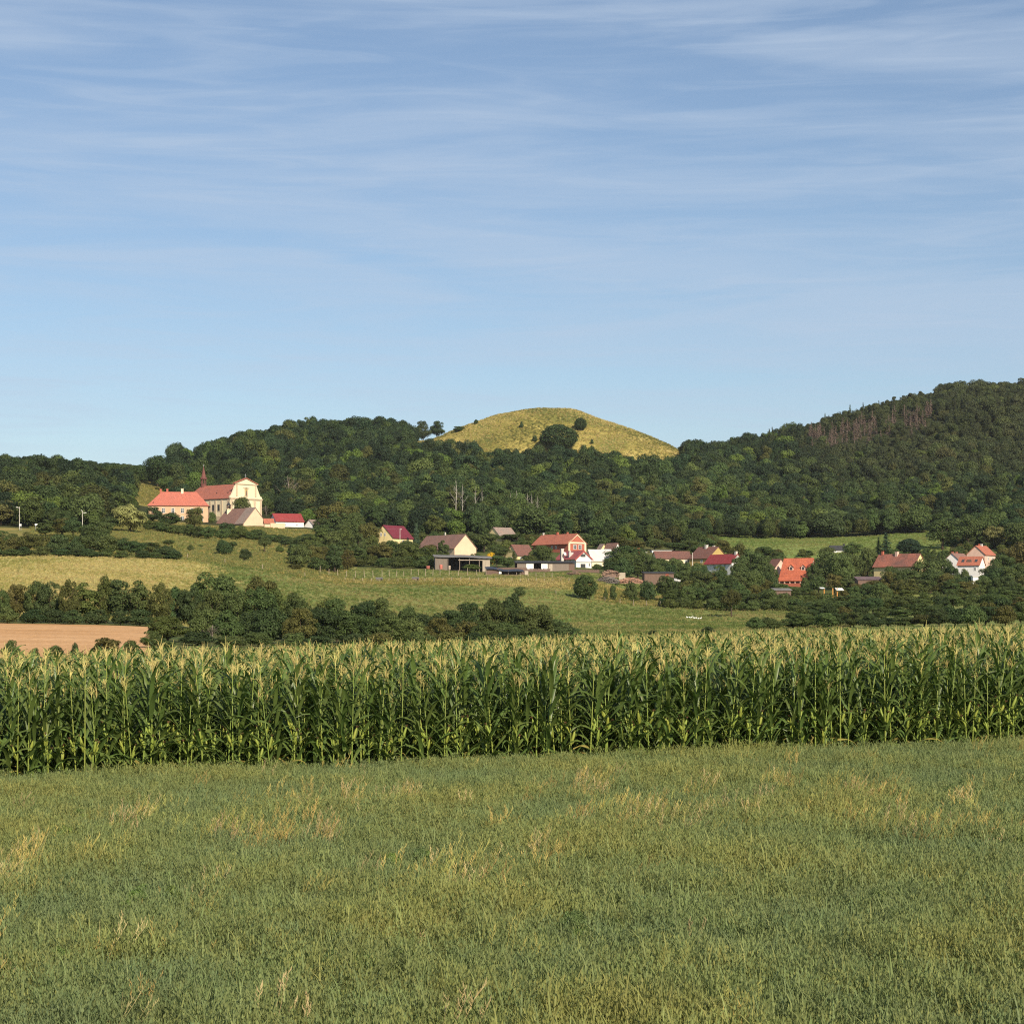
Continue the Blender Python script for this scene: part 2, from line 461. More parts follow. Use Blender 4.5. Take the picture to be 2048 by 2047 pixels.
zone[(Y2 >= 205 + (290 - PX2) * -.10) & (Y2 < 216 + (290 - PX2) * -.10) & (PX2 < 300)] = 13
zone[(Y2 >= 345) & (Y2 < 572) & (PX2 < 425 + (560 - Y2) * .62 + 28 * J)] = 4
zone[(Y2 >= 575) & (Y2 < 900) & (PX2 < 690)] = 6
zone[(Y2 >= 590 + 6 * J) & (Y2 < 622 + 4 * J) & (PX2 > 640) & (PX2 < 1190)] = 6
zone[(Y2 >= 570 + 4 * J) & (Y2 < 625) & (PX2 > 1190) & (PX2 < 1345)] = 6
zone[(Y2 >= 462 + 3 * J) & (Y2 < 485 + 4 * J) & (PX2 > 1060)] = 12
zone[(Y2 >= 690) & (PX2 >= 690)] = 7
zone[(Y2 >= 880) & (PX2 >= 690)] = 8
zone[(Y2 >= 900) & (PX2 < 690)] = 8
zone[(Y2 >= 700) & (PX2 < 200)] = 8
zone[(Y2 >= 700) & (Y2 < 716) & (PX2 < 200)] = 6
zone[(Y2 >= 970) & (Y2 < 1125) & (PX2 > 165) & (PX2 < 345)] = 11
zone[(Y2 >= 1362) & (Y2 < 1680) & (PX2 > 815) & (PX2 < 1385)] = 9
zone[(Y2 >= 860) & (Y2 < 1000 + 6 * J) & (PX2 > 1400) & (PX2 < 1905)] = 10
zone[Y2 > 1800] = 8

G = {}
G[0] = ground('oat_soil', [(0.3, (0.05, 0.06, 0.025)), (0.7, (0.09, 0.09, 0.04))], 0.6, fine=9)
G[1] = ground('corn_soil', [(0.3, (0.06, 0.045, 0.03)), (0.7, (0.10, 0.08, 0.05))], 0.8, fine=9)
G[2] = ground('rough_grass_mat', [(0.3, (0.06, 0.09, 0.025)), (0.6, (0.12, 0.12, 0.04)), (0.8, (0.2, 0.17, 0.07))], 0.05, fine=1.5)
G[3] = ground('stubble_mat', [(0.25, (0.44, 0.235, 0.095)), (0.5, (0.54, 0.315, 0.15)), (0.75, (0.60, 0.37, 0.19))], 0.05, (1, 3.0, 1), fine=1.2, bump=0.25, bands=(.031, .035))
G[4] = ground('dry_meadow_mat', [(0.28, (0.27, 0.26, 0.08)), (0.48, (0.38, 0.33, 0.115)), (0.72, (0.46, 0.38, 0.15))], 0.035, (1, 2.2, 1), fine=0.9, bands=(.02, .12))
G[5] = ground('green_meadow_mat', [(0.30, (0.115, 0.165, 0.042)), (0.46, (0.17, 0.20, 0.052)), (0.62, (0.225, 0.225, 0.07)), (0.76, (0.30, 0.26, 0.10))], 0.018, (1, 3.5, 1), fine=0.7, bands=(.012, .12))
G[6] = ground('fence_side_mat', [(0.3, (0.10, 0.13, 0.03)), (0.5, (0.22, 0.19, 0.06)), (0.72, (0.34, 0.25, 0.09))], 0.05, (1, 2.0, 1), fine=1.2)
G[7] = ground('village_mat', [(0.3, (0.05, 0.075, 0.02)), (0.55, (0.10, 0.11, 0.035)), (0.8, (0.16, 0.13, 0.06))], 0.06, fine=1.2)
G[8] = ground('forest_mat', [(0.3, (0.025, 0.035, 0.012)), (0.7, (0.06, 0.06, 0.022))], 0.05, fine=0.8)
G[9] = ground('hill_grass_mat', [(0.34, (0.13, 0.14, 0.035)), (0.46, (0.23, 0.20, 0.05)), (0.56, (0.38, 0.31, 0.095)), (0.70, (0.50, 0.40, 0.16))], 0.014, (1, .8, 1.6), fine=0.30, bump=0.8, dist=1.2)
G[10] = ground('upper_meadow_mat', [(0.3, (0.145, 0.20, 0.05)), (0.55, (0.18, 0.225, 0.06)), (0.8, (0.25, 0.25, 0.085))], 0.02, (1, 1.5, 1), fine=0.5)
G[11] = ground('slope_pasture_mat', [(0.3, (0.14, 0.15, 0.035)), (0.7, (0.30, 0.24, 0.07))], 0.03, fine=0.5)
G[12] = ground('mown_mat', [(0.3, (0.085, 0.18, 0.035)), (0.7, (0.13, 0.21, 0.045))], 0.03, (1, 3, 1), fine=0.7)
G[13] = ground('track_mat', [(0.3, (0.30, 0.16, 0.07)), (0.7, (0.42, 0.24, 0.11))], 0.1, (1, 3, 1), fine=1.2)
allv = np.stack([XG, np.broadcast_to(YS[:, None], XG.shape), ZG], -1).reshape(-1, 3)
ncol = len(PXC)
I, Jc = np.meshgrid(np.arange(len(YS) - 1), np.arange(ncol - 1), indexing='ij')
quads = np.stack([I * ncol + Jc, I * ncol + Jc + 1, (I + 1) * ncol + Jc + 1, (I + 1) * ncol + Jc], -1).reshape(-1, 4)
zf = zone.reshape(-1)
for k, nm in enumerate(ZN):
    q = quads[zf == k]
    if not len(q):
        continue
    used, inv = np.unique(q, return_inverse=True)
    o = obj(nm, np_mesh(nm, allv[used], inv.reshape(-1, 4), G[k], True))
    o['kind'] = 'structure'

# ------------------------------------------------------------------ scattering (for what nobody could count)
PROTO = {}
def scatter(name, meshes, pts, rotz, scl, idx, tint=None, tilt=None):
    n = len(pts)
    if n == 0:
        return None
    cname = 'source_' + name
    c = bpy.data.collections.new(cname)
    for k, me in enumerate(meshes):
        c.objects.link(bpy.data.objects.new('%s_source_%02d' % (name, k), me))
    me = bpy.data.meshes.new(name)
    me.vertices.add(n)
    me.vertices.foreach_set('co', np.asarray(pts, np.float32).ravel())
    rot = np.zeros((n, 3), np.float32); rot[:, 2] = rotz
    if tilt is not None:
        rot[:, :2] = tilt
    a = me.attributes.new('rot', 'FLOAT_VECTOR', 'POINT'); a.data.foreach_set('vector', rot.ravel())
    a = me.attributes.new('scl', 'FLOAT_VECTOR', 'POINT'); a.data.foreach_set('vector', np.asarray(scl, np.float32).ravel())
    a = me.attributes.new('pick', 'INT', 'POINT'); a.data.foreach_set('value', np.asarray(idx, np.int32))
    a = me.attributes.new('tint', 'FLOAT_VECTOR', 'POINT')
    a.data.foreach_set('vector', np.asarray(tint if tint is not None else np.full((n, 3), .08), np.float32).ravel())
    me.update()
    o = obj(name, me)
    ng = bpy.data.node_groups.new('scatter_' + name, 'GeometryNodeTree')
    ng.interface.new_socket('Geometry', in_out='INPUT', socket_type='NodeSocketGeometry')
    ng.interface.new_socket('Geometry', in_out='OUTPUT', socket_type='NodeSocketGeometry')
    N, L = ng.nodes, ng.links
    gi, go = N.new('NodeGroupInput'), N.new('NodeGroupOutput')
    ci = N.new('GeometryNodeCollectionInfo'); ci.inputs['Collection'].default_value = c
    ci.inputs['Separate Children'].default_value = True; ci.inputs['Reset Children'].default_value = True
    ip = N.new('GeometryNodeInstanceOnPoints'); ip.inputs['Pick Instance'].default_value = True
    def na(nm, t):
        q = N.new('GeometryNodeInputNamedAttribute'); q.data_type = t; q.inputs['Name'].default_value = nm
        return q.outputs['Attribute']
    er = N.new('FunctionNodeEulerToRotation')
    L.new(na('rot', 'FLOAT_VECTOR'), er.inputs[0])
    L.new(gi.outputs[0], ip.inputs['Points']); L.new(ci.outputs[0], ip.inputs['Instance'])
    L.new(na('pick', 'INT'), ip.inputs['Instance Index']); L.new(er.outputs[0], ip.inputs['Rotation'])
    L.new(na('scl', 'FLOAT_VECTOR'), ip.inputs['Scale'])
    L.new(ip.outputs[0], go.inputs[0])
    md = o.modifiers.new('scatter', 'NODES'); md.node_group = ng
    o['kind'] = 'stuff'
    return o

# ------------------------------------------------------------------ tree shapes
def unit(n, rng):
    v = rng.normal(size=(n, 3))
    return v / np.linalg.norm(v, axis=1, keepdims=True)
def leaf_quads(pos, nrm, size, rng, elong=1.4, hang=None):
    n = len(pos)
    t = np.cross(nrm, unit(n, rng)) if hang is None else np.cross(nrm, np.cross(nrm, np.array([0, 0, 1.0]) + .25 * unit(n, rng)))
    t /= np.linalg.norm(t, axis=1, keepdims=True) + 1e-9
    b = np.cross(nrm, t)
    s = (size * rng.uniform(.6, 1.4, n))[:, None]
    bend = nrm * s * rng.uniform(-.25, .25, n)[:, None]
    v = np.stack([pos - t * s * elong * .5, pos + b * s * .42 + bend, pos + t * s * elong * .5, pos - b * s * .42 + bend], 1).reshape(-1, 3)
    return v, np.arange(4 * n).reshape(-1, 4)
def crown_mesh(name, seed, R=4.4, z0=1.6, z1=10.0, nl=38, nleaf=4500, size=.34, belly=.42, lob=(.24, .40), mat=None, hang=None, elong=1.4, spread=.9, flat=.6, shell=.35):
    """foliage as leaf sprays on many overlapping boughs; R half width, z0..z1 height of the crown"""
    rng = np.random.default_rng(seed)
    d = unit(nl, rng)
    zc = z0 + (z1 - z0) * belly
    up = np.where(d[:, 2] > 0, z1 - zc, zc - z0)
    rr = rng.uniform(shell, 1.0, nl) ** .6
    lr = rng.uniform(*lob, nl) * R
    ext = np.stack([np.full(nl, R), np.full(nl, R), up], 1)
    C = d * np.maximum(ext - lr[:, None] * spread, .15 * R) * rr[:, None]
    C[:, :2] *= rng.uniform(.8, 1.12, (nl, 1))
    C[:, 2] += zc
    p = lr ** 2 / (lr ** 2).sum()
    k = rng.choice(nl, nleaf * 2, p=p)
    u = unit(nleaf * 2, rng)
    u[:, 2] = np.where((u[:, 2] < -.25) & (rng.random(nleaf * 2) < .75), -u[:, 2], u[:, 2])
    q = C[k] + u * lr[k][:, None] * rng.uniform(.72, 1.1, (nleaf * 2, 1)) * np.array([1, 1, .85])
    # drop sprays buried inside the crown
    rel = (q - np.array([0, 0, zc])) / np.stack([np.full(len(q), R), np.full(len(q), R), np.where(q[:, 2] > zc, z1 - zc, zc - z0)], 1)
    keep = (np.linalg.norm(rel, axis=1) > rng.uniform(.15, .75, len(q)))
    q, u = q[keep][:nleaf], u[keep][:nleaf]
    n = u * .9 + unit(len(q), rng) * flat + np.array([0, 0, .25])
    n /= np.linalg.norm(n, axis=1, keepdims=True)
    v, f = leaf_quads(q, n, size, rng, elong, hang)
    v[:, 2] = np.maximum(v[:, 2], 0.05)
    return np_mesh(name, v, f, mat or LEAF)
def trunk_mesh(name, seed, H=7.0, r=.28, limbs=5, mat=None, fork=.3, lean=.25):
    rng = random.Random(seed)
    mb = MB()
    path = [(0, 0, -.6), (0.03, 0, H * .2), (rng.uniform(-.1, .1), rng.uniform(-.1, .1), H * .5), (rng.uniform(-lean, lean), rng.uniform(-lean, lean), H)]
    mb.tube(path, [r * 1.25, r, r * .7, r * .15], 7)
    for i in range(limbs):
        z = H * rng.uniform(fork, .75); a = i * 2.4 + rng.uniform(-.4, .4)
        ln = H * rng.uniform(.25, .42)
        p0 = Vector((0.02, 0, z)); p1 = p0 + Vector((math.cos(a) * ln * .55, math.sin(a) * ln * .55, ln * .45)); p2 = p0 + Vector((math.cos(a) * ln, math.sin(a) * ln, ln * .9))
        mb.tube([p0, p1, p2], [r * .5, r * .34, r * .08], 5)
    return mb.mesh(name, mat or BARK, True)
def spruce_mesh(name, seed, H=12.0, R=2.3, dead=False, mat=None, z0=.8):
    rng = np.random.default_rng(seed)
    P_, N_ = [], []
    nlev = 30 if not dead else 24
    for i in range(nlev):
        t = i / (nlev - 1); z = z0 + (H - z0 - .2) * t
        rad = R * (1 - t) ** .85 * rng.uniform(.75, 1.1) + .12
        for k in range(rng.integers(6, 9) if not dead else rng.integers(4, 7)):
            a = rng.uniform(0, 2 * math.pi); ln = rad * rng.uniform(.7, 1.1)
            m = max(3, int(ln / .16)) if not dead else max(2, int(ln / .17))
            s = np.linspace(.15, 1, m)
            p = np.stack([np.cos(a) * ln * s, np.sin(a) * ln * s, z - ln * .35 * s ** 1.3 + .1 * ln * s ** 3], 1)
            p += rng.normal(size=p.shape) * .07
            P_.append(p); nn = np.stack([np.cos(a) * .5 * np.ones(m), np.sin(a) * .5 * np.ones(m), np.ones(m) * .8], 1)
            N_.append(nn + rng.normal(size=nn.shape) * .35)
    p = np.concatenate(P_); n = np.concatenate(N_); n /= np.linalg.norm(n, axis=1, keepdims=True)
    v, f = leaf_quads(p, n, .34 if not dead else .27, rng, 1.6)
    return np_mesh(name, v, f, mat or NEEDLE)
def bare_mesh(name, seed, H=11.0, r=.17, mat=None, spread=.35, n=16):
    rng = random.Random(seed)
    mb = MB()
    mb.tube([(0, 0, -.5), (.05, 0, H * .3), (rng.uniform(-.25, .25), .1, H * .65), (rng.uniform(-.5, .5), 0, H)], [r * 1.2, r, r * .65, r * .15], 6)
    for i in range(n):
        z = H * (.3 + .65 * i / n); a = rng.uniform(0, 6.28); ln = H * spread * (1.05 - i / n) * rng.uniform(.5, 1.0)
        p0 = Vector((.04, .03, z)); d = Vector((math.cos(a), math.sin(a), rng.uniform(.5, 1.1))).normalized()
        p1 = p0 + d * ln * .5; p2 = p0 + d * ln + Vector((0, 0, ln * .18))
        mb.tube([p0, p1, p2], [r * .38, r * .25, r * .06], 4)
        for k in range(3):
            b = a + rng.uniform(-1, 1); q = p0.lerp(p2, rng.uniform(.4, .9))
            e = q + Vector((math.cos(b), math.sin(b), rng.uniform(.3, 1))) * ln * .38
            mb.tube([q, e], [r * .16, r * .04], 3)
    return mb.mesh(name, mat or BIRCH, True)

T = {}   # kind -> list of (crown, trunk, nominal width, nominal height)
T['oak'] = [(crown_mesh('crown', 100 + i, R=4.4 + .3 * (i % 3), z0=1.5, z1=10, nl=34 + 3 * i, nleaf=4800, size=.33), trunk_mesh('trunk', i), 9.6, 10.0) for i in range(6)]
T['tall'] = [(crown_mesh('crown', 200 + i, R=3.0, z0=1.2, z1=11, nl=34, nleaf=4600, size=.32, belly=.4, lob=(.3, .5)), trunk_mesh('trunk', 20 + i, 8, .22), 6.4, 11.0) for i in range(3)]
T['bush'] = [(crown_mesh('crown', 300 + i, R=3.4, z0=.05, z1=5.2, nl=34 + 4 * i, nleaf=4600, size=.25, belly=.3, lob=(.22, .40)), trunk_mesh('trunk', 30 + i, 3.4, .13, 6, fork=.1), 7.2, 5.3) for i in range(5)]
T['hedge'] = [(crown_mesh('crown', 400 + i, R=4.2, z0=.3, z1=8.6, nl=60, nleaf=10500, size=.235, belly=.38, lob=(.18, .34)), trunk_mesh('trunk', 40 + i, 6, .2, 7, fork=.12), 9.0, 8.7) for i in range(5)]
T['round'] = [(crown_mesh('crown', 500, R=4.3, z0=.1, z1=7.4, nl=340, nleaf=14000, size=.26, belly=.45, lob=(.13, .20), spread=1.0, shell=.85), trunk_mesh('trunk', 50, 4.5, .2, 7, fork=.15), 8.8, 7.5)]
T['thuja'] = [(crown_mesh('crown', 510, R=1.15, z0=.1, z1=6.4, nl=60, nleaf=3500, size=.16, belly=.35, lob=(.3, .5)), trunk_mesh('trunk', 51, 4, .1, 3), 2.3, 6.4)]
T['willow'] = [(crown_mesh('crown', 520, R=4.6, z0=.4, z1=8.6, nl=70, nleaf=9500, size=.26, belly=.55, lob=(.18, .30), hang=True, elong=2.4, flat=.35), trunk_mesh('trunk', 52, 6, .3, 6), 9.4, 8.6)]
T['orchard'] = [(crown_mesh('crown', 530, R=3.1, z0=1.7, z1=5.4, nl=26, nleaf=3800, size=.22, belly=.4), trunk_mesh('trunk', 53, 3.6, .2, 6, fork=.45), 6.2, 5.4)]
T['spruce'] = [(spruce_mesh('crown', 540 + i, 12, 2.5), trunk_mesh('trunk', 54 + i, 11.6, .17, 0), 5.0, 12.0) for i in range(3)]
T['pine'] = [(crown_mesh('crown', 550 + i, R=2.3, z0=4.2, z1=11, nl=16, nleaf=1900, size=.38, belly=.55, lob=(.3, .5), mat=NEEDLE), trunk_mesh('trunk', 57 + i, 10, .18, 4, fork=.5), 5.0, 11.0) for i in range(3)]
T['wood'] = [(crown_mesh('crown', 700 + i, R=5.4, z0=1.0, z1=11.0, nl=17 + 3 * i, nleaf=5200, size=.40, belly=.45, lob=(.26, .52), spread=.75), None, 11.0, 11.0) for i in range(7)]
DEADW = plain('dead_twigs', (0.21, 0.145, 0.115), 0.9, 0.3, 1.0, c2=(0.15, 0.11, 0.088))
T['dead'] = [(spruce_mesh('crown', 560 + i, 12, 1.8, True, DEADW, 2.5), trunk_mesh('trunk', 60 + i, 11.8, .16, 0, GREYBARK), 3.8, 12.0) for i in range(3)]
T['bare'] = [(None, bare_mesh('trunk', 600 + i), 5.0, 11.0) for i in range(3)]
T['skel'] = [(None, bare_mesh('trunk', 610 + i, 7.5, .15, GREYBARK, .55, 26), 6.0, 7.5) for i in range(2)]

DARK, MID, LIGHT, OLIVE = (0.046, 0.071, 0.024), (0.086, 0.120, 0.036), (0.108, 0.140, 0.036), (0.108, 0.108, 0.030)
PALE, BROWN, BLUE, YEL = (0.225, 0.245, 0.085), (0.095, 0.066, 0.026), (0.046, 0.078, 0.042), (0.62, 0.42, 0.02)
def shade(c, k):
    return tuple(v * k for v in c)
TREECOUNT = [0]
def tree(kind, px, Y, top, wpx, tint, name, label, group=None, base=None, lean=0.0):
    """a tree whose foot stands on the land at a bearing and distance, with its own height and spread"""
    vs_ = T[kind]
    TREECOUNT[0] += 1
    rr = random.Random(TREECOUNT[0] * 17 + 3)
    cr, tk, w0, h0 = vs_[rr.randrange(len(vs_))]
    g = gpt(px, Y)
    if base is not None:
        g.z = zrow(base, Y)
    h = max(zrow(top, Y) - g.z, 0.8); w = wpx * Y / F
    r = thing(name, label, 'tree' if 'tree' in name or 'spruce' in name else ('bush' if 'bush' in name or 'shrub' in name else 'tree'), g, rr.uniform(0, 6.28), group)
    sc = (w / w0 * rr.uniform(.95, 1.08), w / w0 * rr.uniform(.95, 1.08), h / h0)
    if cr is not None:
        c = obj('crown', cr, r); c.scale = sc
        k = rr.uniform(.88, 1.14)
        c['tint'] = [tint[0] * k * rr.uniform(.94, 1.06), tint[1] * k, tint[2] * k]
    t = obj('trunk', tk, r); t.scale = sc
    return r

ORD = ['first', 'second', 'third', 'fourth', 'fifth', 'sixth', 'seventh', 'eighth', 'ninth', 'tenth', 'eleventh', 'twelfth', 'thirteenth',
       'fourteenth', 'fifteenth', 'sixteenth', 'seventeenth', 'eighteenth', 'nineteenth', 'twentieth', 'twenty-first', 'twenty-second', 'twenty-third', 'twenty-fourth', 'twenty-fifth', 'twenty-sixth', 'twenty-seventh', 'twenty-eighth', 'twenty-ninth', 'thirtieth']
def belt(kinds, Y, prof, step, width, tints, name, where, group, yj=8, seed=1, base=None):
    """a row of trees along the land; prof gives the sight line of their tops against bearing"""
    rr = random.Random(seed)
    x0, x1 = prof[0][0], prof[-1][0]
    n = max(1, int(round((x1 - x0) / step)))
    for i in range(n + 1):
        px = x0 + (x1 - x0) * i / n + rr.uniform(-.22, .22) * step
        top = float(np.interp(px, [p[0] for p in prof], [p[1] for p in prof])) + rr.uniform(-5, 5)
        Yi = Y(px) if callable(Y) else Y
        word = name.split('_')[-1]
        lab = '%s %s from the left %s' % (ORD[min(i, 29)], word, where)
        tree(rr.choice(kinds), px, Yi + rr.uniform(-yj, yj), top, width * rr.uniform(.85, 1.25), rr.choice(tints), name, lab, group, base)

# ------------------------------------------------------------------ buildings
W_CREAM = plain('cream_plaster', (0.80, 0.70, 0.48), .85, .08, .6)
W_PEACH = plain('peach_plaster', (0.66, 0.43, 0.27), .85, .10, .5)
W_BEIGE = plain('beige_plaster', (0.72, 0.54, 0.37), .85, .10, .4, c2=(0.62, 0.46, 0.32))
W_WHITE = plain('white_plaster', (0.82, 0.80, 0.76), .85, .06, .5)
W_YEL = plain('yellow_plaster', (0.80, 0.66, 0.34), .85, .08, .5)
W_OCH = plain('ochre_plaster', (0.50, 0.36, 0.13), .85, .1, .5)
W_PINK = plain('pink_plaster', (0.74, 0.50, 0.40), .85, .1, .5)
W_BRICK = plain('brick_red_plaster', (0.46, 0.14, 0.09), .85, .12, .8)
W_GREY = plain('grey_plaster', (0.50, 0.49, 0.46), .85, .1, .5)
R_CHURCH = tiled('church_tiles', (0.40, 0.135, 0.085), (0.30, 0.115, 0.085))
R_SPIRE = tiled('spire_shingles', (0.20, 0.075, 0.06), (0.14, 0.06, 0.05))
R_RECT = tiled('rectory_tiles', (0.48, 0.15, 0.10), (0.42, 0.14, 0.10))
R_RED = plain('red_sheet', (0.30, 0.050, 0.048), .6, .14, .7, spec=.3)
R_ROSE = plain('rose_sheet', (0.42, 0.10, 0.09), .6, .14, .7, spec=.3)
R_MAROON = plain('maroon_sheet', (0.17, 0.025, 0.035), .45, .08, .5, spec=.35)
R_ORANGE = tiled('orange_tiles', (0.55, 0.155, 0.08), (0.40, 0.11, 0.065))
R_BRICK = tiled('brick_tiles', (0.43, 0.15, 0.09), (0.34, 0.12, 0.08))
R_BROWN = tiled('brown_tiles', (0.19, 0.085, 0.065), (0.15, 0.08, 0.065))
R_MAUVE = tiled('mauve_tiles', (0.27, 0.15, 0.115), (0.20, 0.12, 0.10))
R_GREY = tiled('grey_slates', (0.24, 0.20, 0.17), (0.33, 0.22, 0.18))
R_PATCH = tiled('patchy_tiles', (0.42, 0.15, 0.10), (0.16, 0.09, 0.075), patch=.06)
R_BLACK = plain('black_felt', (0.05, 0.05, 0.055), .8, .2, .6)
R_DGREY = plain('grey_felt', (0.13, 0.125, 0.12), .8, .2, .6, c2=(0.2, 0.19, 0.18))
R_PALE = plain('pale_sheet', (0.60, 0.575, 0.55), .45, .08, .5, spec=.4)
WOOD = plain('grey_boards', (0.26, 0.21, 0.17), .9, .25, 3.0, c2=(0.16, 0.13, 0.11), stretch=(3, 3, .15), bump=.3)
WOODB = plain('brown_boards', (0.20, 0.13, 0.10), .9, .25, 3.0, c2=(0.12, 0.08, 0.065), stretch=(3, 3, .15), bump=.3)
WOODP = plain('pale_boards', (0.55, 0.46, 0.36), .9, .2, 3.0, stretch=(3, 3, .15), bump=.3)
WHITEP = plain('white_paint', (0.80, 0.79, 0.76), .6, .05, 1)
DARKIN = plain('painted_dark', (0.035, 0.032, 0.030), .9, .2, 1)  # near-black colour, standing in for the shade inside sheds and holes
STONE = plain('sandstone', (0.60, 0.48, 0.33), .85, .12, 1.5)
METAL = plain('galvanised_metal', (0.55, 0.55, 0.54), .5, .1, 2, metal=.5)
CONC = plain('pale_concrete', (0.62, 0.58, 0.52), .85, .12, 2)
def glass():
    if 'glass' in MATS:
        return MATS['glass']
    m, N, L = mat_new('window_glass')
    o = N.new('ShaderNodeOutputMaterial'); p = N.new('ShaderNodeBsdfPrincipled')
    p.inputs['Base Color'].default_value = (0.05, 0.055, 0.06, 1); p.inputs['Roughness'].default_value = .08
    p.inputs['Specular IOR Level'].default_value = .6
    L.new(p.outputs['BSDF'], o.inputs['Surface'])
    MATS['glass'] = m
    return m
GLASS = glass()

def window(parent, x, z, w, h, y=0.0, axis='y', frame=WHITEP, out=-1, cross=True):
    """a framed window set on a wall; axis 'y': wall faces -y; axis 'x': wall faces -x"""
    t, dp = .12, .07
    mb = MB(); pn = MB()
    def bx(m, a0, a1, d0, d1, z0, z1):
        if axis == 'y':
            m.box(a0, a1, y - d1, y - d0, z0, z1)
        else:
            m.box(y - d1, y - d0, a0, a1, z0, z1)
    bx(mb, x - w / 2, x - w / 2 + t, -.1, dp, z, z + h); bx(mb, x + w / 2 - t, x + w / 2, -.1, dp, z, z + h)
    bx(mb, x - w / 2 + t, x + w / 2 - t, -.1, dp, z + h - t, z + h); bx(mb, x - w / 2 + t, x + w / 2 - t, -.1, dp, z, z + t)
    if cross:
        bx(mb, x - .05, x + .05, -.1, dp - .01, z + t, z + h - t)
        bx(mb, x - w / 2 + t, x - .05, -.1, dp - .01, z + h * .6 - .04, z + h * .6 + .04)
        bx(mb, x + .05, x + w / 2 - t, -.1, dp - .01, z + h * .6 - .04, z + h * .6 + .04)
    f = part('window', mb, frame, parent)
    bx(pn, x - w / 2 + t, x + w / 2 - t, -.1, .02, z + t, z + h - t)
    part('pane', pn, GLASS, f)
    return f

def roof_gable(W, L, h, r, ov=.45, ge=.3, th=.16, ridge='y'):
    """two slabs meeting at the ridge"""
    mb = MB()
    A, B = (W, L) if ridge == 'y' else (L, W)
    k = r / (A / 2)
    prof_l = [(-ov, h - ov * k), (A / 2, h + r), (A / 2, h + r + th * 1.3), (-ov, h - ov * k + th)]
    prof_r = [(A / 2, h + r), (A + ov, h - ov * k), (A + ov, h - ov * k + th), (A / 2, h + r + th * 1.3)]
    fn = mb.prism_y if ridge == 'y' else mb.prism_x
    fn(prof_l, -ge, B + ge); fn(prof_r, -ge, B + ge)
    return mb
def walls_gable(W, L, h, r, ridge='y', below=9.0):
    mb = MB()
    A, B = (W, L) if ridge == 'y' else (L, W)
    prof = [(0, -below), (A, -below), (A, h), (A / 2, h + r - .03), (0, h)]
    (mb.prism_y if ridge == 'y' else mb.prism_x)(prof, 0, B)
    return mb
def roof_hip(W, L, h, r, ov=.5, th=.16, inset=None):
    """ridge along x"""
    i = L / 2 if inset is None else inset
    k = r / (L / 2)
    z0 = h - ov * k
    mb = MB()
    for dz, flip in ((th, False), (0, True)):
        v = [(-ov, -ov, z0 + dz), (W + ov, -ov, z0 + dz), (W + ov, L + ov, z0 + dz), (-ov, L + ov, z0 + dz), (i, L / 2, h + r + dz), (W - i, L / 2, h + r + dz)]
        f = [(0, 1, 5, 4), (1, 2, 5), (2, 3, 4, 5), (3, 0, 4)]
        mb.add(v, [q[::-1] for q in f] if flip else f)
    mb.add([(-ov, -ov, z0), (W + ov, -ov, z0), (W + ov, L + ov, z0), (-ov, L + ov, z0), (-ov, -ov, z0 + th), (W + ov, -ov, z0 + th), (W + ov, L + ov, z0 + th), (-ov, L + ov, z0 + th)],
           [(0, 1, 5, 4), (1, 2, 6, 5), (2, 3, 7, 6), (3, 0, 4, 7)])
    return mb
def chimney(parent, x, y, z, w=.6, h=1.2, m=None):
    mb = MB().box(x - w / 2, x + w / 2, y - w / 2, y + w / 2, z - 1.0, z + h).box(x - w / 2 - .07, x + w / 2 + .07, y - w / 2 - .07, y + w / 2 + .07, z + h, z + h + .14)
    return part('chimney', mb, m or W_BRICK, parent)

def house(name, label, px, base, Y, th, rp, lp, hp, rise, wall, roof, ridge='y', cat='house', hip=False, ov=.45, chim=(), win=(), wroof=None, group=None):
    """corner nearest to us at bearing px; right face rp wide, left face lp wide, eaves hp and ridge hp+rise up (as seen)"""
    s = Y / F; t = math.radians(th)
    W, L, h, r = rp * s / math.cos(t), lp * s / math.sin(t), hp * s, rise * s
    root = thing(name, label, cat, ((px - CX) / F * Y, Y, zrow(base, Y)), t, group)
    part('wall', walls_gable(W, L, h, r if not hip else 0.02, ridge), wall, root)
    rf = part('roof', roof_hip(W, L, h, r, ov) if hip else roof_gable(W, L, h, r, ov, ridge=ridge), roof, root)
    for (u, off, cw, ch, cm) in chim:     # u along the ridge, off across it (fractions)
        if ridge == 'y':
            x, y = W * (.5 + off), L * u
            z = h + r * (1 - abs(off) * 2)
        else:
            x, y = W * u, L * (.5 + off)
            z = h + r * (1 - abs(off) * 2)
        chimney(rf, x, y, z, cw, ch, cm)
    for (face, u, zf, w, hh) in win:
        if face == 'r':
            window(root, W * u, h * zf, w, hh, 0.0, 'y')
        else:
            window(root, L * u, h * zf, w, hh, 0.0, 'x')
    return root, W, L, h, r

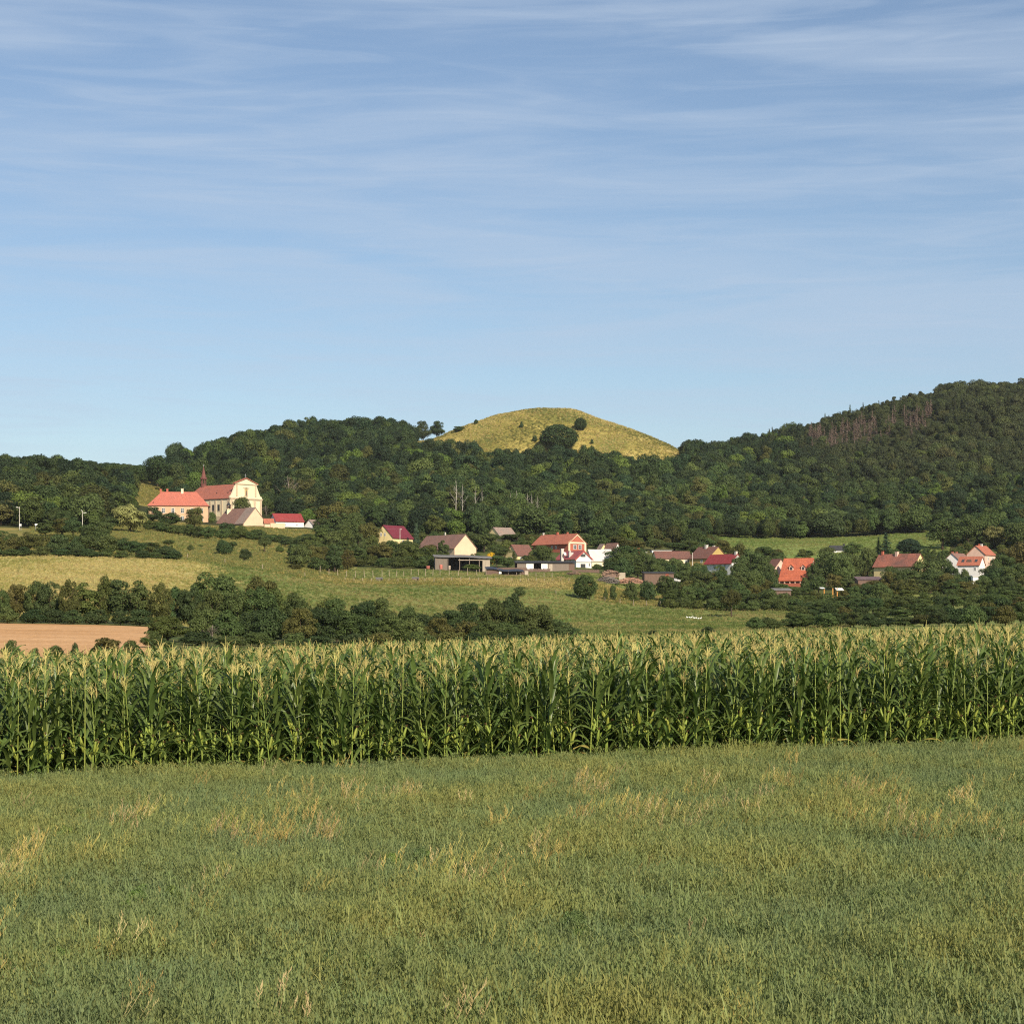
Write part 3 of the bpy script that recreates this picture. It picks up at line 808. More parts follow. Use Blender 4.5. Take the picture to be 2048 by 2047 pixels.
# ---- the church on the slope
def church():
    Y = 950.0; s = Y / F; t = math.radians(50)
    W, L = 53.7 * s / math.cos(t), 120 * s / math.sin(t)
    h, r = 40 * s, 30 * s
    root = thing('church', 'cream baroque church with red tiled roof, scrolled gable and slender ridge turret', 'church',
                 ((459.8 - CX) / F * Y, Y, zrow(1034.6, Y)), t)
    LN = L * .38                                   # nave, then a lower apse end
    mb = MB().box(0, W, .02, L - 4, -5, h)
    v = [(0, L - 4, -5), (W * .25, L, -5), (W * .75, L, -5), (W, L - 4, -5), (0, L - 4, h), (W * .25, L, h), (W * .75, L, h), (W, L - 4, h)]
    mb.add(v, [(0, 1, 5, 4), (1, 2, 6, 5), (2, 3, 7, 6), (4, 5, 6, 7)])
    wall = part('wall', mb, W_CREAM, root)
    # pilasters, plinth and cornice along the visible flank
    pl = MB()
    for u in (.02, .14, .26, .36):
        pl.box(-.18, .02, L * u, L * u + 1.0, -5, h - .55)
    pl.box(-.30, .02, .1, LN, h - .50, h - .02)
    pl.box(-.24, .02, .1, L - 4, -5, .9)
    part('pilaster', pl, STONE, root)
    for u in (.21, .315, .62, .8):
        w = MB().box(-.12, .03, L * u - .95, L * u + .95, h * .33, h * .33 + 3.5)
        f = part('window', w, STONE, root)
        part('pane', MB().box(-.15, .02, L * u - .68, L * u + .68, h * .33 + .28, h * .33 + 3.2), GLASS, f)
    # roof with hipped apse end
    ov, k = .55, r / (W / 2)
    z0 = h - ov * k * .5
    y1, yr = L + .3, L - 5.5
    mb = MB()
    v = [(-ov, .35, z0), (W + ov, .35, z0), (W + ov, L - 4, z0), (W * .78, y1, z0), (W * .22, y1, z0), (-ov, L - 4, z0), (W / 2, .35, h + r), (W / 2, yr, h + r)]
    mb.add(v, [(0, 6, 7, 5), (1, 2, 7, 6), (2, 3, 7), (3, 4, 7), (4, 5, 7)])
    v2 = [(x, y, z - .2) for x, y, z in v]
    mb.add(v2, [(5, 7, 6, 0), (6, 7, 2, 1), (7, 3, 2), (7, 4, 3), (7, 5, 4)])
    mb.add([v[0], v[5], v2[5], v2[0]], [(0, 1, 2, 3)]).add([v[5], v[4], v2[4], v2[5]], [(0, 1, 2, 3)])
    rf = part('roof', mb, R_CHURCH, root)
    for u in (.14, .36):                            # eyebrow vents in the tiles
        d = MB(); y = L * u; x = W * .22; z = h + (x) * k
        d.add([(x - 1.1, y - .9, z - .95), (x - 1.1, y + .9, z - .95), (x - 1.1, y, z - .25), (x + .3, y, z + .05)], [(0, 1, 2), (0, 2, 3), (1, 3, 2)])
        part('roof_vent', d, DARKIN, rf)
    # scrolled gable front
    zc = h
    ztop = h + 27.5 * s
    def scroll(n=9):
        pts = [(-.25, zc), (-.25, zc + .9), (.55, zc + 1.1)]
        x1 = 8.6 * s / math.cos(t)
        for i in range(n):
            q = i / (n - 1)
            pts.append((.75 + (x1 - .75) * (1 - math.cos(q * math.pi / 2)) ** .55 * .98 if q < 1 else x1, zc + 1.2 + (ztop - zc - 1.6) * q ** 1.15))
        return pts
    left = scroll()
    prof = left + [(left[-1][0], ztop)]
    prof = prof[::-1]
    right = [(W - x, z) for x, z in reversed(prof)]
    outl = [(-.25, zc)] + []
    poly = [(W - x, z) for x, z in left] + [(W - left[-1][0], ztop), (left[-1][0], ztop)] + left[::-1]
    fac = MB().box(-.25, W + .25, -.55, .02, -5, zc)
    # the outline is cut into strips so that each stays convex
    zs = [p[1] for p in left]; xs = [p[0] for p in left]
    for (xa, za), (xb, zb) in zip(left[:-1], left[1:]):
        if zb - za < 1e-6:
            continue
        fac.prism_y([(xa, za), (W - xa, za), (W - xb, zb), (xb, zb)], -.5, .5)
    fac.box(xs[-1], W - xs[-1], -.5, .5, zs[-1], ztop)
    part('facade', fac, W_CREAM, root)
    tr = MB()
    tr.box(-.55, W + .55, -.95, .05, zc - .45, zc + .05)
    tr.box(-.40, W + .40, -.78, .05, zc - .80, zc - .45)
    tr.box(xs[-1] - .5, W - xs[-1] + .5, -.85, .55, ztop - .02, ztop + .35)
    for x in (-.05, W * .2, W * .74, W - 1.15):
        tr.box(x, x + 1.2, -.75, -.5, -5, zc - .8)
    for x in (xs[-1] + .25, W - xs[-1] - 1.15):
        tr.box(x, x + .9, -.68, -.49, zc + .9, ztop - .2)
    tr.box(W / 2 - 1.9, W / 2 + 1.9, -.7, -.49, ztop - 1.75, ztop - 1.45)
    part('cornice', tr, STONE, root)
    pd = MB().prism_y([(xs[-1] - .45, ztop + .35), (W - xs[-1] + .45, ztop + .35), (W / 2, ztop + 12.2 * s)], -.5, .45)
    pe = part('pediment', pd, W_CREAM, root)
    pr = MB()
    xa, za, xb, zb = xs[-1] - .9, ztop + .2, W / 2, ztop + 12.2 * s
    pr.prism_y([(xa, za), (xb, zb), (xb, zb + .38), (xa, za + .38)], -.95, .6)
    pr.prism_y([(xb, zb), (W - xa, za), (W - xa, za + .38), (xb, zb + .38)], -.95, .6)
    part('coping', pr, R_BRICK, pe)
    cr = MB().box(W / 2 - .06, W / 2 + .06, -.06, .06, zb + .3, zb + 2.3).box(W / 2 - .5, W / 2 - .06, -.05, .05, zb + 1.5, zb + 1.64).box(W / 2 + .06, W / 2 + .5, -.05, .05, zb + 1.5, zb + 1.64)
    part('cross', cr, METAL, pe)
    nz_ = zc + 1.3
    ni = MB().box(W / 2 - 1.0, W / 2 - .6, -.64, -.49, nz_, nz_ + 3.3).box(W / 2 + .6, W / 2 + 1.0, -.64, -.49, nz_, nz_ + 3.3)
    ni.prism_y([(W / 2 - 1.3, nz_ + 3.3), (W / 2 + 1.3, nz_ + 3.3), (W / 2, nz_ + 4.2)], -.7, -.49).box(W / 2 - 1.2, W / 2 + 1.2, -.75, -.49, nz_ - .3, nz_)
    nf = part('niche', ni, STONE, root)
    part('recess', MB().box(W / 2 - .6, W / 2 + .6, -.54, -.49, nz_, nz_ + 3.3), W_OCH, nf)
    part('statue', MB().lathe([(.3, 0), (.33, .5), (.24, 1.3), (.3, 1.7), (.12, 1.95), (.17, 2.15), (.12, 2.4), (.02, 2.5)], 8, (W / 2, -.68, nz_)), WOODB, nf, True)
    # ridge turret
    ty = 97 * s / math.sin(t)
    z = h + r - .9; k1 = .74
    def lz(p):
        return [(q, v * k1) for q, v in p]
    tb = part('turret_base', MB().lathe(lz([(1.35, 0), (1.35, 2.1), (1.5, 2.2), (1.5, 2.5), (1.2, 2.6)]), 8, (W / 2, ty, z)), R_SPIRE, root)
    co = MB()
    for k_ in range(8):
        a = k_ * math.pi / 4 + .39
        x, y = W / 2 + 1.15 * math.cos(a), ty + 1.15 * math.sin(a)
        co.box(x - .17, x + .17, y - .17, y + .17, z + 2.5 * k1, z + 5.6 * k1)
    part('lantern', co, plain('turret_wood', (0.19, 0.085, 0.065), .8, .2, 2), root)
    part('bell', MB().lathe(lz([(.55, 0), (.45, .5), (.3, .9), (.05, 1.1)]), 8, (W / 2, ty, z + 3.6 * k1)), plain('bronze', (0.12, 0.10, 0.06), .5, .1, 1, metal=.6), root, True)
    sp = part('spire', MB().lathe(lz([(1.4, 5.55), (1.85, 5.7), (1.8, 6.1), (1.25, 6.9), (1.0, 8.0), (.5, 11.4), (.1, 14.0), (.03, 14.1)]), 8, (W / 2, ty, z)), R_SPIRE, root)
    part('finial', MB().lathe(lz([(.05, 13.9), (.2, 14.2), (.2, 14.4), (.05, 14.6), (.03, 15.8)]), 6, (W / 2, ty, z)).box(W / 2 - .35, W / 2 + .35, ty - .04, ty + .04, z + 15.1 * k1, z + 15.22 * k1), METAL, sp)
church()

def rectory():
    Y = 925.0; s = Y / F; t = math.radians(6)
    W, L, h, r = 117 * s / math.cos(t), 13.0, 33 * s, 26.5 * s
    root = thing('rectory', 'long peach rectory with red hipped roof and three chimneys beside the church', 'house',
                 ((297 - CX) / F * Y, Y, zrow(1041.5, Y)), t)
    part('wall', MB().box(0, W, 0, L, -6, h), W_PEACH, root)
    part('eaves_moulding', MB().box(-.25, W + .25, -.25, L + .25, h - .75, h - .4), STONE, root)
    rf = part('roof', roof_hip(W, L, h, r, .6, inset=5.6), R_RECT, root)
    for u, off, cw, ch, m in ((.19, .02, .9, 1.3, W_BRICK), (.30, .02, .9, 1.4, W_BRICK), (.555, -.03, 1.1, 1.5, W_CREAM)):
        chimney(rf, W * u, L * (.5 + off), h + r, cw, ch, m)
    for u in (.09, .25, .41, .57, .73, .89):
        window(root, W * u, h - 3.9, 1.5, 2.3, 0, 'y')
        window(root, W * u, h - 7.6, 1.5, 2.2, 0, 'y')
    rv = MB().add([(W * .06, .6, h + .75), (W * .06 + .9, .6, h + .75), (W * .06 + .45, .6, h + 1.25), (W * .06 + .45, 1.6, h + 1.45)], [(0, 1, 2), (0, 2, 3), (1, 3, 2)])
    part('roof_vent', rv, DARKIN, rf)
rectory()

def bell_tower():
    Y = 918.0
    root = thing('bell_tower', 'small dark onion-capped bell turret behind the farm barn ridge', 'bell tower', ((457.4 - CX) / F * Y, Y, zrow(1045, Y)), .4)
    z = (1045 - 1019) * Y / F
    part('pillar', MB().box(-1.0, 1.0, -1.0, 1.0, -4, z).box(-1.15, 1.15, -1.15, 1.15, z, z + .25), W_CREAM, root)
    for x in (-.65, .65):
        for y in (-.65, .65):
            part('post', MB().box(x - .14, x + .14, y - .14, y + .14, z + .25, z + 1.9), WOODB, root)
    part('cap', MB().lathe([(1.15, 1.9), (1.1, 2.1), (.75, 2.5), (.45, 3.0), (.12, 3.4), (.05, 4.4)], 8, (0, 0, z)), R_BLACK, root)
    part('bell', MB().lathe([(.4, .8), (.33, 1.2), (.2, 1.5), (.03, 1.6)], 8, (0, 0, z)), DARKIN, root, True)
bell_tower()

# ---- the farm below the church
b1, W_, L_, h_, r_ = house('barn', 'large beige barn with patchy brown roof directly below the church front', 487.3, 1066, 900, 42, 41.4, 67, 20.5, 31, W_BEIGE, R_MAUVE, cat='barn', ov=.5)
k_ = r_ / (W_ / 2)
mbp = MB().prism_y([(-.55, h_ - .55 * k_ + .17), (W_ / 2 - .1, h_ + r_ + .10), (W_ / 2 - .1, h_ + r_ + .28), (-.55, h_ - .55 * k_ + .34)], -.34, L_ * .30)
p_ = part('roof_patch', mbp, R_GREY, b1); p_['label'] = 'greyer weathered end of the barn roof'
part('door', MB().box(-.08, .02, L_ * .3, L_ * .3 + 3, -.5, 3.0), WOODB, b1)

house('white_house', 'white house with bright red roof right of the farm barn', 552, 1064, 908, 25, 53, 17.5, 22.5, 15.4, W_WHITE, R_RED, 'x',
      win=[('r', .12, .62, .9, .7), ('r', .34, .62, .9, .7), ('r', .75, .62, .9, .7)])
house('annex', 'low annex with small rose tiled roof between barn and white house', 529, 1060, 896, 12, 18, 4, 15, 8, W_BEIGE, R_BRICK, 'x')
def block(name, label, px, base, Y, th, rp, lp, hp, wall, top, cat='shed', slope=0.0, win=(), group=None, ov=.35):
    """flat or lean-to roofed block"""
    s = Y / F; t = math.radians(th)
    W, L, h = rp * s / math.cos(t), lp * s / max(math.sin(t), .05), hp * s
    root = thing(name, label, cat, ((px - CX) / F * Y, Y, zrow(base, Y)), t, group)
    part('wall', MB().prism_x([(0, -7), (L, -7), (L, h + slope), (0, h)], 0, W), wall, root)
    k = slope / L
    part('roof', MB().prism_x([(-ov, h - ov * k + .01), (L + ov, h + slope + ov * k + .01), (L + ov, h + slope + ov * k + .19), (-ov, h - ov * k + .19)], -ov, W + ov), top, root)
    for (u, zf, w, hh) in win:
        window(root, W * u, h * zf, w, hh, 0, 'y')
    return root, W, L, h
block('farm_wall', 'plain beige farm wall joining barn and white house', 541, 1064, 886, 10, 28, 2, 17.5, W_BEIGE, W_BEIGE, 'wall', ov=.05)
block('outbuilding', 'low beige flat-roofed outbuilding below the white house', 569, 1071.5, 878, 14, 31, 3, 12.5, W_BEIGE, R_DGREY, 'shed', win=[(.45, .3, .9, 1.1)])
house('cottage', 'small white gabled cottage with grey roof, rightmost by the church', 630, 1063, 912, 58, 12, 25, 9, 15, W_WHITE, R_GREY, 'x', win=[('l', .42, .55, .7, 1.0), ('l', .6, .55, .7, 1.0)])

# ---- village, left to right
house('villa', 'pale yellow house with steep maroon roof left of the beige barn', 786, 1092, 800, 56, 37, 40, 18, 24, W_YEL, R_MAROON, 'x',
      win=[('l', .42, 1.15, .9, 1.3), ('l', .62, 1.15, .9, 1.3), ('r', .5, .4, 1.2, 1.2)])
house('garden_shed', 'small grey-roofed brown shed under trees left of the yellow house', 720, 1104, 790, 25, 17, 7, 12, 8, WOODB, R_GREY, 'x', cat='shed')
house('barn', 'big beige gabled barn with mauve roof behind the open shed', 909, 1118, 760, 35, 43, 82, 23, 27, W_BEIGE, R_MAUVE, cat='barn',
      chim=[(.52, 0, .35, 1.1, CONC)], win=[('l', .2, .35, .9, 1.0)])
house('house', 'cream house with weathered grey roof highest among the village trees', 1003.5, 1086, 862, 40, 34, 33, 10, 22, W_YEL, R_GREY, 'x', win=[('r', .3, .15, 1.2, 1.2), ('r', .7, .15, 1.2, 1.2)])
house('house', 'pale yellow house with dark brown roof left of the big red house', 1035, 1125, 772, 40, 34, 24, 16, 20, W_YEL, R_BROWN, 'x',
      chim=[(.45, .1, .5, .8, CONC)], win=[('r', .2, .3, 1.1, 1.4), ('l', .5, .3, 1.0, 1.4)])
rh, W_, L_, h_, r_ = house('red_house', 'big brick-red house with orange-red roof and white-trimmed gable', 1137, 1106, 800, 40, 36, 70, 21, 18, W_BRICK, R_BRICK,
      chim=[(.95, 0, .5, .9, CONC), (.55, 0, .8, .9, W_BRICK), (.3, .06, .6, 1.2, W_BRICK)], ov=.8,
      win=[('r', .36, .38, 1.7, 1.9), ('r', .66, .38, 1.7, 1.9), ('l', .35, .45, 1.0, 1.3), ('l', .46, .45, 1.0, 1.3), ('l', .7, .45, 1.0, 1.3)])
tm = MB()
tm.box(-.08, .85, -.10, -.002, -1, h_ - .3).box(W_ - .85, W_ + .08, -.10, -.002, -1, h_ - .3).box(-.08, W_ + .08, -.12, -.003, h_ - .3, h_ + .35)
kk = r_ / (W_ / 2)
tm.prism_y([(.1, h_ + .35), (.85, h_ + .35), (W_ / 2, h_ + r_ - .55), (W_ / 2, h_ + r_ - .05)], -.1, -.002)
tm.prism_y([(W_ - .85, h_ + .35), (W_ - .1, h_ + .35), (W_ / 2, h_ + r_ - .05), (W_ / 2, h_ + r_ - .55)], -.1, -.002)
part('gable_trim', tm, W_CREAM, rh)
wh, W_, L_, h_, r_ = house('white_house', 'white gabled house with rose-red roof and two dark windows in front of big red house', 1152.5, 1140, 720, 25, 31, 40, 24, 15, W_WHITE, R_ROSE, ov=.55,
      win=[('l', .3, .5, 1.0, 1.1)])
for zf in (.08, 1.02):
    f = part('window', MB().box(W_ * .28, W_ * .28 + 2.0, -.06, .02, h_ * zf + .4, h_ * zf + (2.0 if zf < 1 else 1.5)), plain('dark_frame', (0.10, 0.09, 0.085), .6, .1, 1), wh)
    part('pane', MB().box(W_ * .28 + .15, W_ * .28 + .92, -.075, .01, h_ * zf + .55, h_ * zf + (1.85 if zf < 1 else 1.35)).box(W_ * .28 + 1.08, W_ * .28 + 1.85, -.075, .01, h_ * zf + .55, h_ * zf + (1.85 if zf < 1 else 1.35)), GLASS, f)
part('window', MB().box(W_ * .82, W_ * .82 + .4, -.06, .02, h_ * .35, h_ * .35 + 1.0), GLASS, wh)
part('ledge', MB().box(-.1, W_ + .1, -.22, -.002, h_ * .66, h_ * .66 + .18), R_DGREY, wh)
part('verge_board', MB().prism_y([(-.6, h_ - .9), (W_ / 2, h_ + r_ - .42), (W_ / 2, h_ + r_ + .02), (-.6, h_ - .48)], -.37, -.305).prism_y([(W_ / 2, h_ + r_ - .42), (W_ + .6, h_ - .9), (W_ + .6, h_ - .48), (W_ / 2, h_ + r_ + .02)], -.37, -.305), R_ROSE, wh)
c1 = MB().box(-1.9, -.9, 8.2, 9.2, -2, h_ + 3.4).box(-2.0, -.8, 8.1, 9.3, h_ + 3.4, h_ + 3.65)
part('chimney', c1, CONC, wh)
c2 = MB().box(.2, 1.9, 6.0, 6.9, h_ - .2, h_ + 2.3).box(.3, .9, 6.1, 6.7, h_ + 2.3, h_ + 2.9)
part('chimney', c2, W_GREY, wh)
dsh = part('satellite_dish', MB().lathe([(.02, 0), (.4, .06), (.75, .22), (.78, .3)], 12), WHITEP, wh, True)
dsh.location = (-.95, 7.4, h_ + 1.6); dsh.rotation_euler = (math.radians(70), 0, math.radians(20))
house('barn', 'cream barn with pale sheet roof touching the white gabled house', 1184, 1138, 737, 30, 24.5, 13, 19, 20, W_CREAM, R_PALE, 'x', cat='barn', ov=.4, win=[('r', .75, .3, .8, 1.0)])
house('barn', 'second cream barn with pale sheet roof, further right beside trees', 1208.5, 1136, 748, 30, 19, 11, 20, 17.5, W_CREAM, R_PALE, 'x', cat='barn', ov=.4)
house('cottage', 'small white-gabled cottage with mauve roof behind the pale-roofed barns', 1230, 1108, 800, 35, 11, 20, 10, 12, W_WHITE, R_MAUVE)
house('cottage', 'tiny yellow-gabled cottage peeping out behind the pale-roofed barns', 1203, 1106, 806, 30, 10, 7, 10, 8, W_YEL, R_GREY)
house('cottage', 'orange roof just showing between trees right of the pale-roofed barns', 1266, 1116, 822, 12, 16, 4, 11, 9, W_WHITE, R_ORANGE, 'x')
house('house', 'long low cream house with dark brown roof left of the ochre house', 1313, 1127, 790, 8, 70, 6, 11, 14, W_CREAM, R_BROWN, 'x', win=[('r', .85, .25, 1.0, 1.1), ('r', .94, .25, 1.0, 1.1)])
block('long_shed', 'white-walled flat-roofed shed behind the long brown-roofed house', 1304, 1115, 836, 8, 40, 3, 15, W_WHITE, R_DGREY, 'shed')
house('house', 'ochre house with brown roof, cream gable and two pale chimneys', 1417, 1130, 780, 40, 42, 35, 15, 22, W_OCH, R_BROWN, chim=[(.55, -.05, 1.0, 1.3, CONC), (.3, .08, .8, 1.2, CONC)],
      win=[('l', .35, .35, 1.2, 1.3), ('r', .35, .6, 1.2, 1.3)])
g_, W_, L_, h_, r_ = house('house', 'low white house with rose-red sheet roof beside the ochre house', 1463.6, 1139, 740, 35, 25, 47, 15, 16, W_WHITE, R_RED, chim=[(.06, 0, .9, 1.0, CONC)], ov=.6,
      win=[('l', .25, .3, .9, 1.3), ('l', .42, .3, .9, 1.3), ('l', .66, .3, .9, 1.3)])
part('gable_cladding', MB().prism_y([(.05, h_ + .1), (W_ - .05, h_ + .1), (W_ / 2, h_ + r_ - .15)], -.06, -.002), W_GREY, g_)
house('cottage', 'tall pink-gabled cottage with brown roof left of the orange-roofed house', 1548.5, 1150, 752, 35, 29, 14, 13, 19, W_PINK, R_BROWN,
      win=[('r', .42, 1.3, .4, .5), ('r', .62, 1.3, .4, .5)])
oh, W_, L_, h_, r_ = house('orange_house', 'house with steep bright orange roof, two dormers and a lean-to porch', 1618, 1166, 740, 60, 22, 53, 17, 33, W_PINK, R_ORANGE, ov=.4)
kk = r_ / (W_ / 2)
for u in (.24, .66):
    y = L_ * u; x = W_ * .17; z = h_ + x * kk
    d = part('dormer', MB().prism_x([(y - .85, z - .6), (y + .85, z - .6), (y + .85, z + .9), (y, z + 1.7), (y - .85, z + .9)], x - .35, x + 1.6), W_PINK, oh)
    part('dormer_roof', MB().prism_x([(y - 1.15, z + .7), (y, z + 1.75), (y, z + 1.95), (y - 1.15, z + .9)], x - .6, x + 1.9).prism_x([(y, z + 1.75), (y + 1.15, z + .7), (y + 1.15, z + .9), (y, z + 1.95)], x - .6, x + 1.9), R_ORANGE, d)
    part('window', MB().box(x - .40, x - .34, y - .4, y + .4, z - .2, z + .85), GLASS, d)
po = MB().prism_y([(-2.6, h_ - 2.35), (-.42, h_ - .75), (-.42, h_ - .57), (-2.6, h_ - 2.17)], -.4, L_ + .4)
pr_ = part('porch_roof', po, R_ORANGE, oh)
part('porch_wall', MB().box(-2.3, -.01, .1, L_ - .1, -3, 0.0), W_BRICK, oh)
for i in range(6):
    y = .25 + i * (L_ - .9) / 5
    part('porch_pillar', MB().box(-2.3, -1.9, y, y + .4, 0, h_ - 2.2), W_PINK, oh)
house('house', 'black-roofed house almost hidden in trees at the foot of upper meadow', 1664, 1110, 880, 12, 49, 5, 11, 8, W_WHITE, R_BLACK, 'x', chim=[(.6, 0, .7, .8, R_BLACK)])
house('house', 'house with patchy red and brown roof and two chimneys among the right-hand trees', 1829, 1146, 742, 40, 27, 67, 17, 22, W_YEL, R_PATCH,
      chim=[(.92, 0, .8, 1.2, W_BRICK), (.55, -.05, 1.1, 1.3, W_PINK)], ov=.6)
house('house', 'white-gabled house with brown roof, left of the three right-hand houses', 1923, 1140, 732, 55, 35, 34, 16, 18, W_WHITE, R_MAUVE, 'x', chim=[(.15, .05, .6, .9, W_BRICK), (.5, .05, .6, .9, W_BRICK)], win=[('l', .5, .6, 1.0, 1.3)])
g_, W_, L_, h_, r_ = house('house', 'white house with red-brown roof and two skylights, front of the right-hand houses', 1959, 1145, 716, 55, 16, 38, 17, 15, W_WHITE, R_BRICK, win=[('l', .2, .25, .9, 1.3), ('r', .5, .9, .7, .9)])
kk = r_ / (W_ / 2)
for u in (.2, .8):
    x = W_ * .2; z = h_ + x * kk + .2
    part('skylight', MB().prism_y([(x - .4, z - .4 * kk), (x + .4, z + .4 * kk), (x + .4, z + .4 * kk + .1), (x - .4, z - .4 * kk + .1)], L_ * u - .5, L_ * u + .5), GLASS, g_)
x = W_ * .16; z = h_ + x * kk; y = L_ * .5
part('dormer', MB().prism_x([(y - 1.1, z - .3), (y + 1.1, z - .3), (y + .6, z + .9), (y - .6, z + .9)], x - .2, x + 1.2), WOODB, g_)
house('house', 'pink-gabled house with red roof, rear of the three right-hand houses', 1970, 1128, 792, 52, 30, 31, 20, 17, W_PINK, R_BRICK, 'x', chim=[(.3, 0, .5, .7, W_BRICK), (.55, 0, .7, .8, CONC)], win=[('r', .3, .4, 1.1, 1.3), ('r', .7, .4, 1.1, 1.3)])

# ---- sheds in front of the village
def open_shed():
    Y = 692.0; s = Y / F
    root = thing('open_shed', 'open wooden shed with sagging dark grey roof below the beige barn', 'shed', ((871 - CX) / F * Y, Y, zrow(1137, Y)), math.radians(6))
    W, D, h = 110 * s, 6.0, 4.4
    rf = MB()
    n = 8
    for i in range(n):                              # the roof sags between its supports
        x0, x1 = -.6 + (W + 1.2) * i / n, -.6 + (W + 1.2) * (i + 1) / n
        d0, d1 = -.12 * math.sin(i * 1.1), -.12 * math.sin((i + 1) * 1.1)
        rf.add([(x0, -.7, h - .3 + d0 - .06 * i), (x1, -.7, h - .3 + d1 - .06 * (i + 1)), (x1, D + .4, h + .55 + d1 - .06 * (i + 1)), (x0, D + .4, h + .55 + d0 - .06 * i),
                (x0, -.7, h - .12 + d0 - .06 * i), (x1, -.7, h - .12 + d1 - .06 * (i + 1)), (x1, D + .4, h + .73 + d1 - .06 * (i + 1)), (x0, D + .4, h + .73 + d0 - .06 * i)],
               [(3, 2, 1, 0), (4, 5, 6, 7), (0, 1, 5, 4), (2, 3, 7, 6)] + ([(3, 0, 4, 7)] if i == 0 else []) + ([(1, 2, 6, 5)] if i == n - 1 else []))
    part('roof', rf, R_DGREY, root)
    part('back_wall', MB().box(0, W, D - .2, D, -2, h + .1), DARKIN, root)  # wall coloured near-black: the shade under the roof is painted in
    part('end_wall', MB().box(-.1, .08, 0, D - .21, -2, h - .35), WOOD, root)
    bw = MB()
    for i in range(13):
        x = .12 + i * .30
        bw.box(x, x + .27, .02 + .02 * (i % 3), .1 + .02 * (i % 3), -1, h - .55 - .07 * (i % 4))
    part('board_wall', bw, WOOD, root)
    bw = MB()
    for i in range(10):
        x = W * .86 + i * .26
        bw.box(x, x + .22, .02 + .02 * (i % 2), .09 + .02 * (i % 2), -1, h - .95 - .05 * (i % 3))
    part('board_wall', bw, WOODP, root)
    for u in (.225, .44, .62, .80):
        part('post', MB().box(W * u - .12, W * u + .12, -.05, .2, -1.5, h - .75), WOOD, root)
    part('beam', MB().box(W * .42, W * .86, -.02, .14, h - 1.5, h - 1.25), WOODP, root)
open_shed()
tree('bush', 942, 689, 1126, 44, LIGHT, 'climbing_bush', 'leafy green climber growing across the open shed front', base=1139)

def tarp_shed():
    Y = 664.0; s = Y / F
    root = thing('tarpaulin_shed', 'low plank shed under a black sagging tarpaulin roof by the paddock fence', 'shed', ((973 - CX) / F * Y, Y, zrow(1152.5, Y)), math.radians(5))
    W, D, h = 84 * s, 4.5, 2.7
    bw = MB()
    for i in range(14):
        x = i * .29
        bw.box(x, x + .26, .02 * (i % 3), .08 + .02 * (i % 3), -1, h - .2 - .05 * (i % 4))
    part('board_wall', bw, WOODB, root)
    part('back_wall', MB().box(0, W, D - .15, D, -1, h + .3), WOODB, root)
    part('end_wall', MB().box(W * .92, W, 0, .1, -.8, h * .7), WOODP, root)
    rf = MB(); n = 10
    vs2 = []
    for i in range(n + 1):
        x = -.3 + (W * .9 + .3) * i / n
        sg = .25 * math.sin(i * .9) - .10 * i
        vs2 += [(x, -.5, h - .05 + sg - .25), (x, D * .5, h + .35 + sg), (x, D + .3, h + .6 + sg)]
    fs2 = []
    for i in range(n):
        for k in range(2):
            a = i * 3 + k
            fs2.append((a, a + 3, a + 4, a + 1))
    rf.add(vs2, fs2)
    rf.add([(x, y, z - .09) for x, y, z in vs2], [q[::-1] for q in fs2])
    part('tarpaulin', rf, plain('black_sheet', (0.035, 0.036, 0.042), .45, .2, 1.2, spec=.4, bump=.4), root, True)
    for u in (.3, .52, .72, .9):
        part('post', MB().box(W * u - .09, W * u + .09, 0, .18, -1, h - .8), WOOD, root)
    part('window', MB().box(4.15, 5.0, -.06, .05, .9, 1.9), WHITEP, root)
tarp_shed()
def trailer():
    Y = 658.0; s = Y / F
    root = thing('farm_trailer', 'old dark wooden farm trailer parked before the tarpaulin shed', 'trailer', ((999 - CX) / F * Y, Y, zrow(1158, Y)), math.radians(4))
    W = 38 * s
    part('bed', MB().box(0, W, 0, 2.0, .75, 1.0).box(0, W, 0, .08, 1.0, 1.5).box(0, W, 1.92, 2.0, 1.0, 1.5).box(0, .08, .08, 1.92, 1.0, 1.5), WOODB, root)
    for x in (W * .2, W * .8):
        for y in (.12, 1.88):
            w = part('wheel', MB().tube([(x, y - .1, .42), (x, y + .1, .42)], [.42, .42], 14), R_BLACK, root)
            part('rim', MB().tube([(x, y - .12, .42), (x, y + .12, .42)], [.2, .2], 10), METAL, w)
    part('drawbar', MB().box(W, W + 1.6, .9, 1.1, .7, .85), METAL, root)
trailer()
def long_shed():
    Y = 700.0; s = Y / F
    root = thing('long_shed', 'long low shed with black roof and whitewashed panels left of white house', 'shed', ((1032 - CX) / F * Y, Y, zrow(1139, Y)), math.radians(5))
    W, D, h = 118 * s, 5.0, 2.5
    part('roof', MB().prism_x([(-.5, h - .1), (D + .3, h + .55), (D + .3, h + .72), (-.5, h + .08)], -.3, W + .3), R_BLACK, root)
    part('back_wall', MB().box(0, W, D - .2, D, -1.5, h + .3), WOODB, root)
    part('wall_panel', MB().box(W * .02, W * .17, 0, .12, -1.2, h - .15), WOOD, root)
    part('wall_panel', MB().box(W * .175, W * .30, .01, .12, -.2, h - .2), WHITEP, root)
    part('wall_panel', MB().box(W * .43, W * .54, .01, .12, -.2, h - .2), WHITEP, root)
    part('wall_panel', MB().box(W * .545, W * .90, .0, .12, -1.2, h - .25), WOOD, root)
    part('door', MB().box(W * .56, W * .62, -.05, .0, -.4, h - .5), WOODP, root)
    part('door', MB().box(W * .90, W, .02, .12, -1.2, h - .2), WOODB, root)
long_shed()
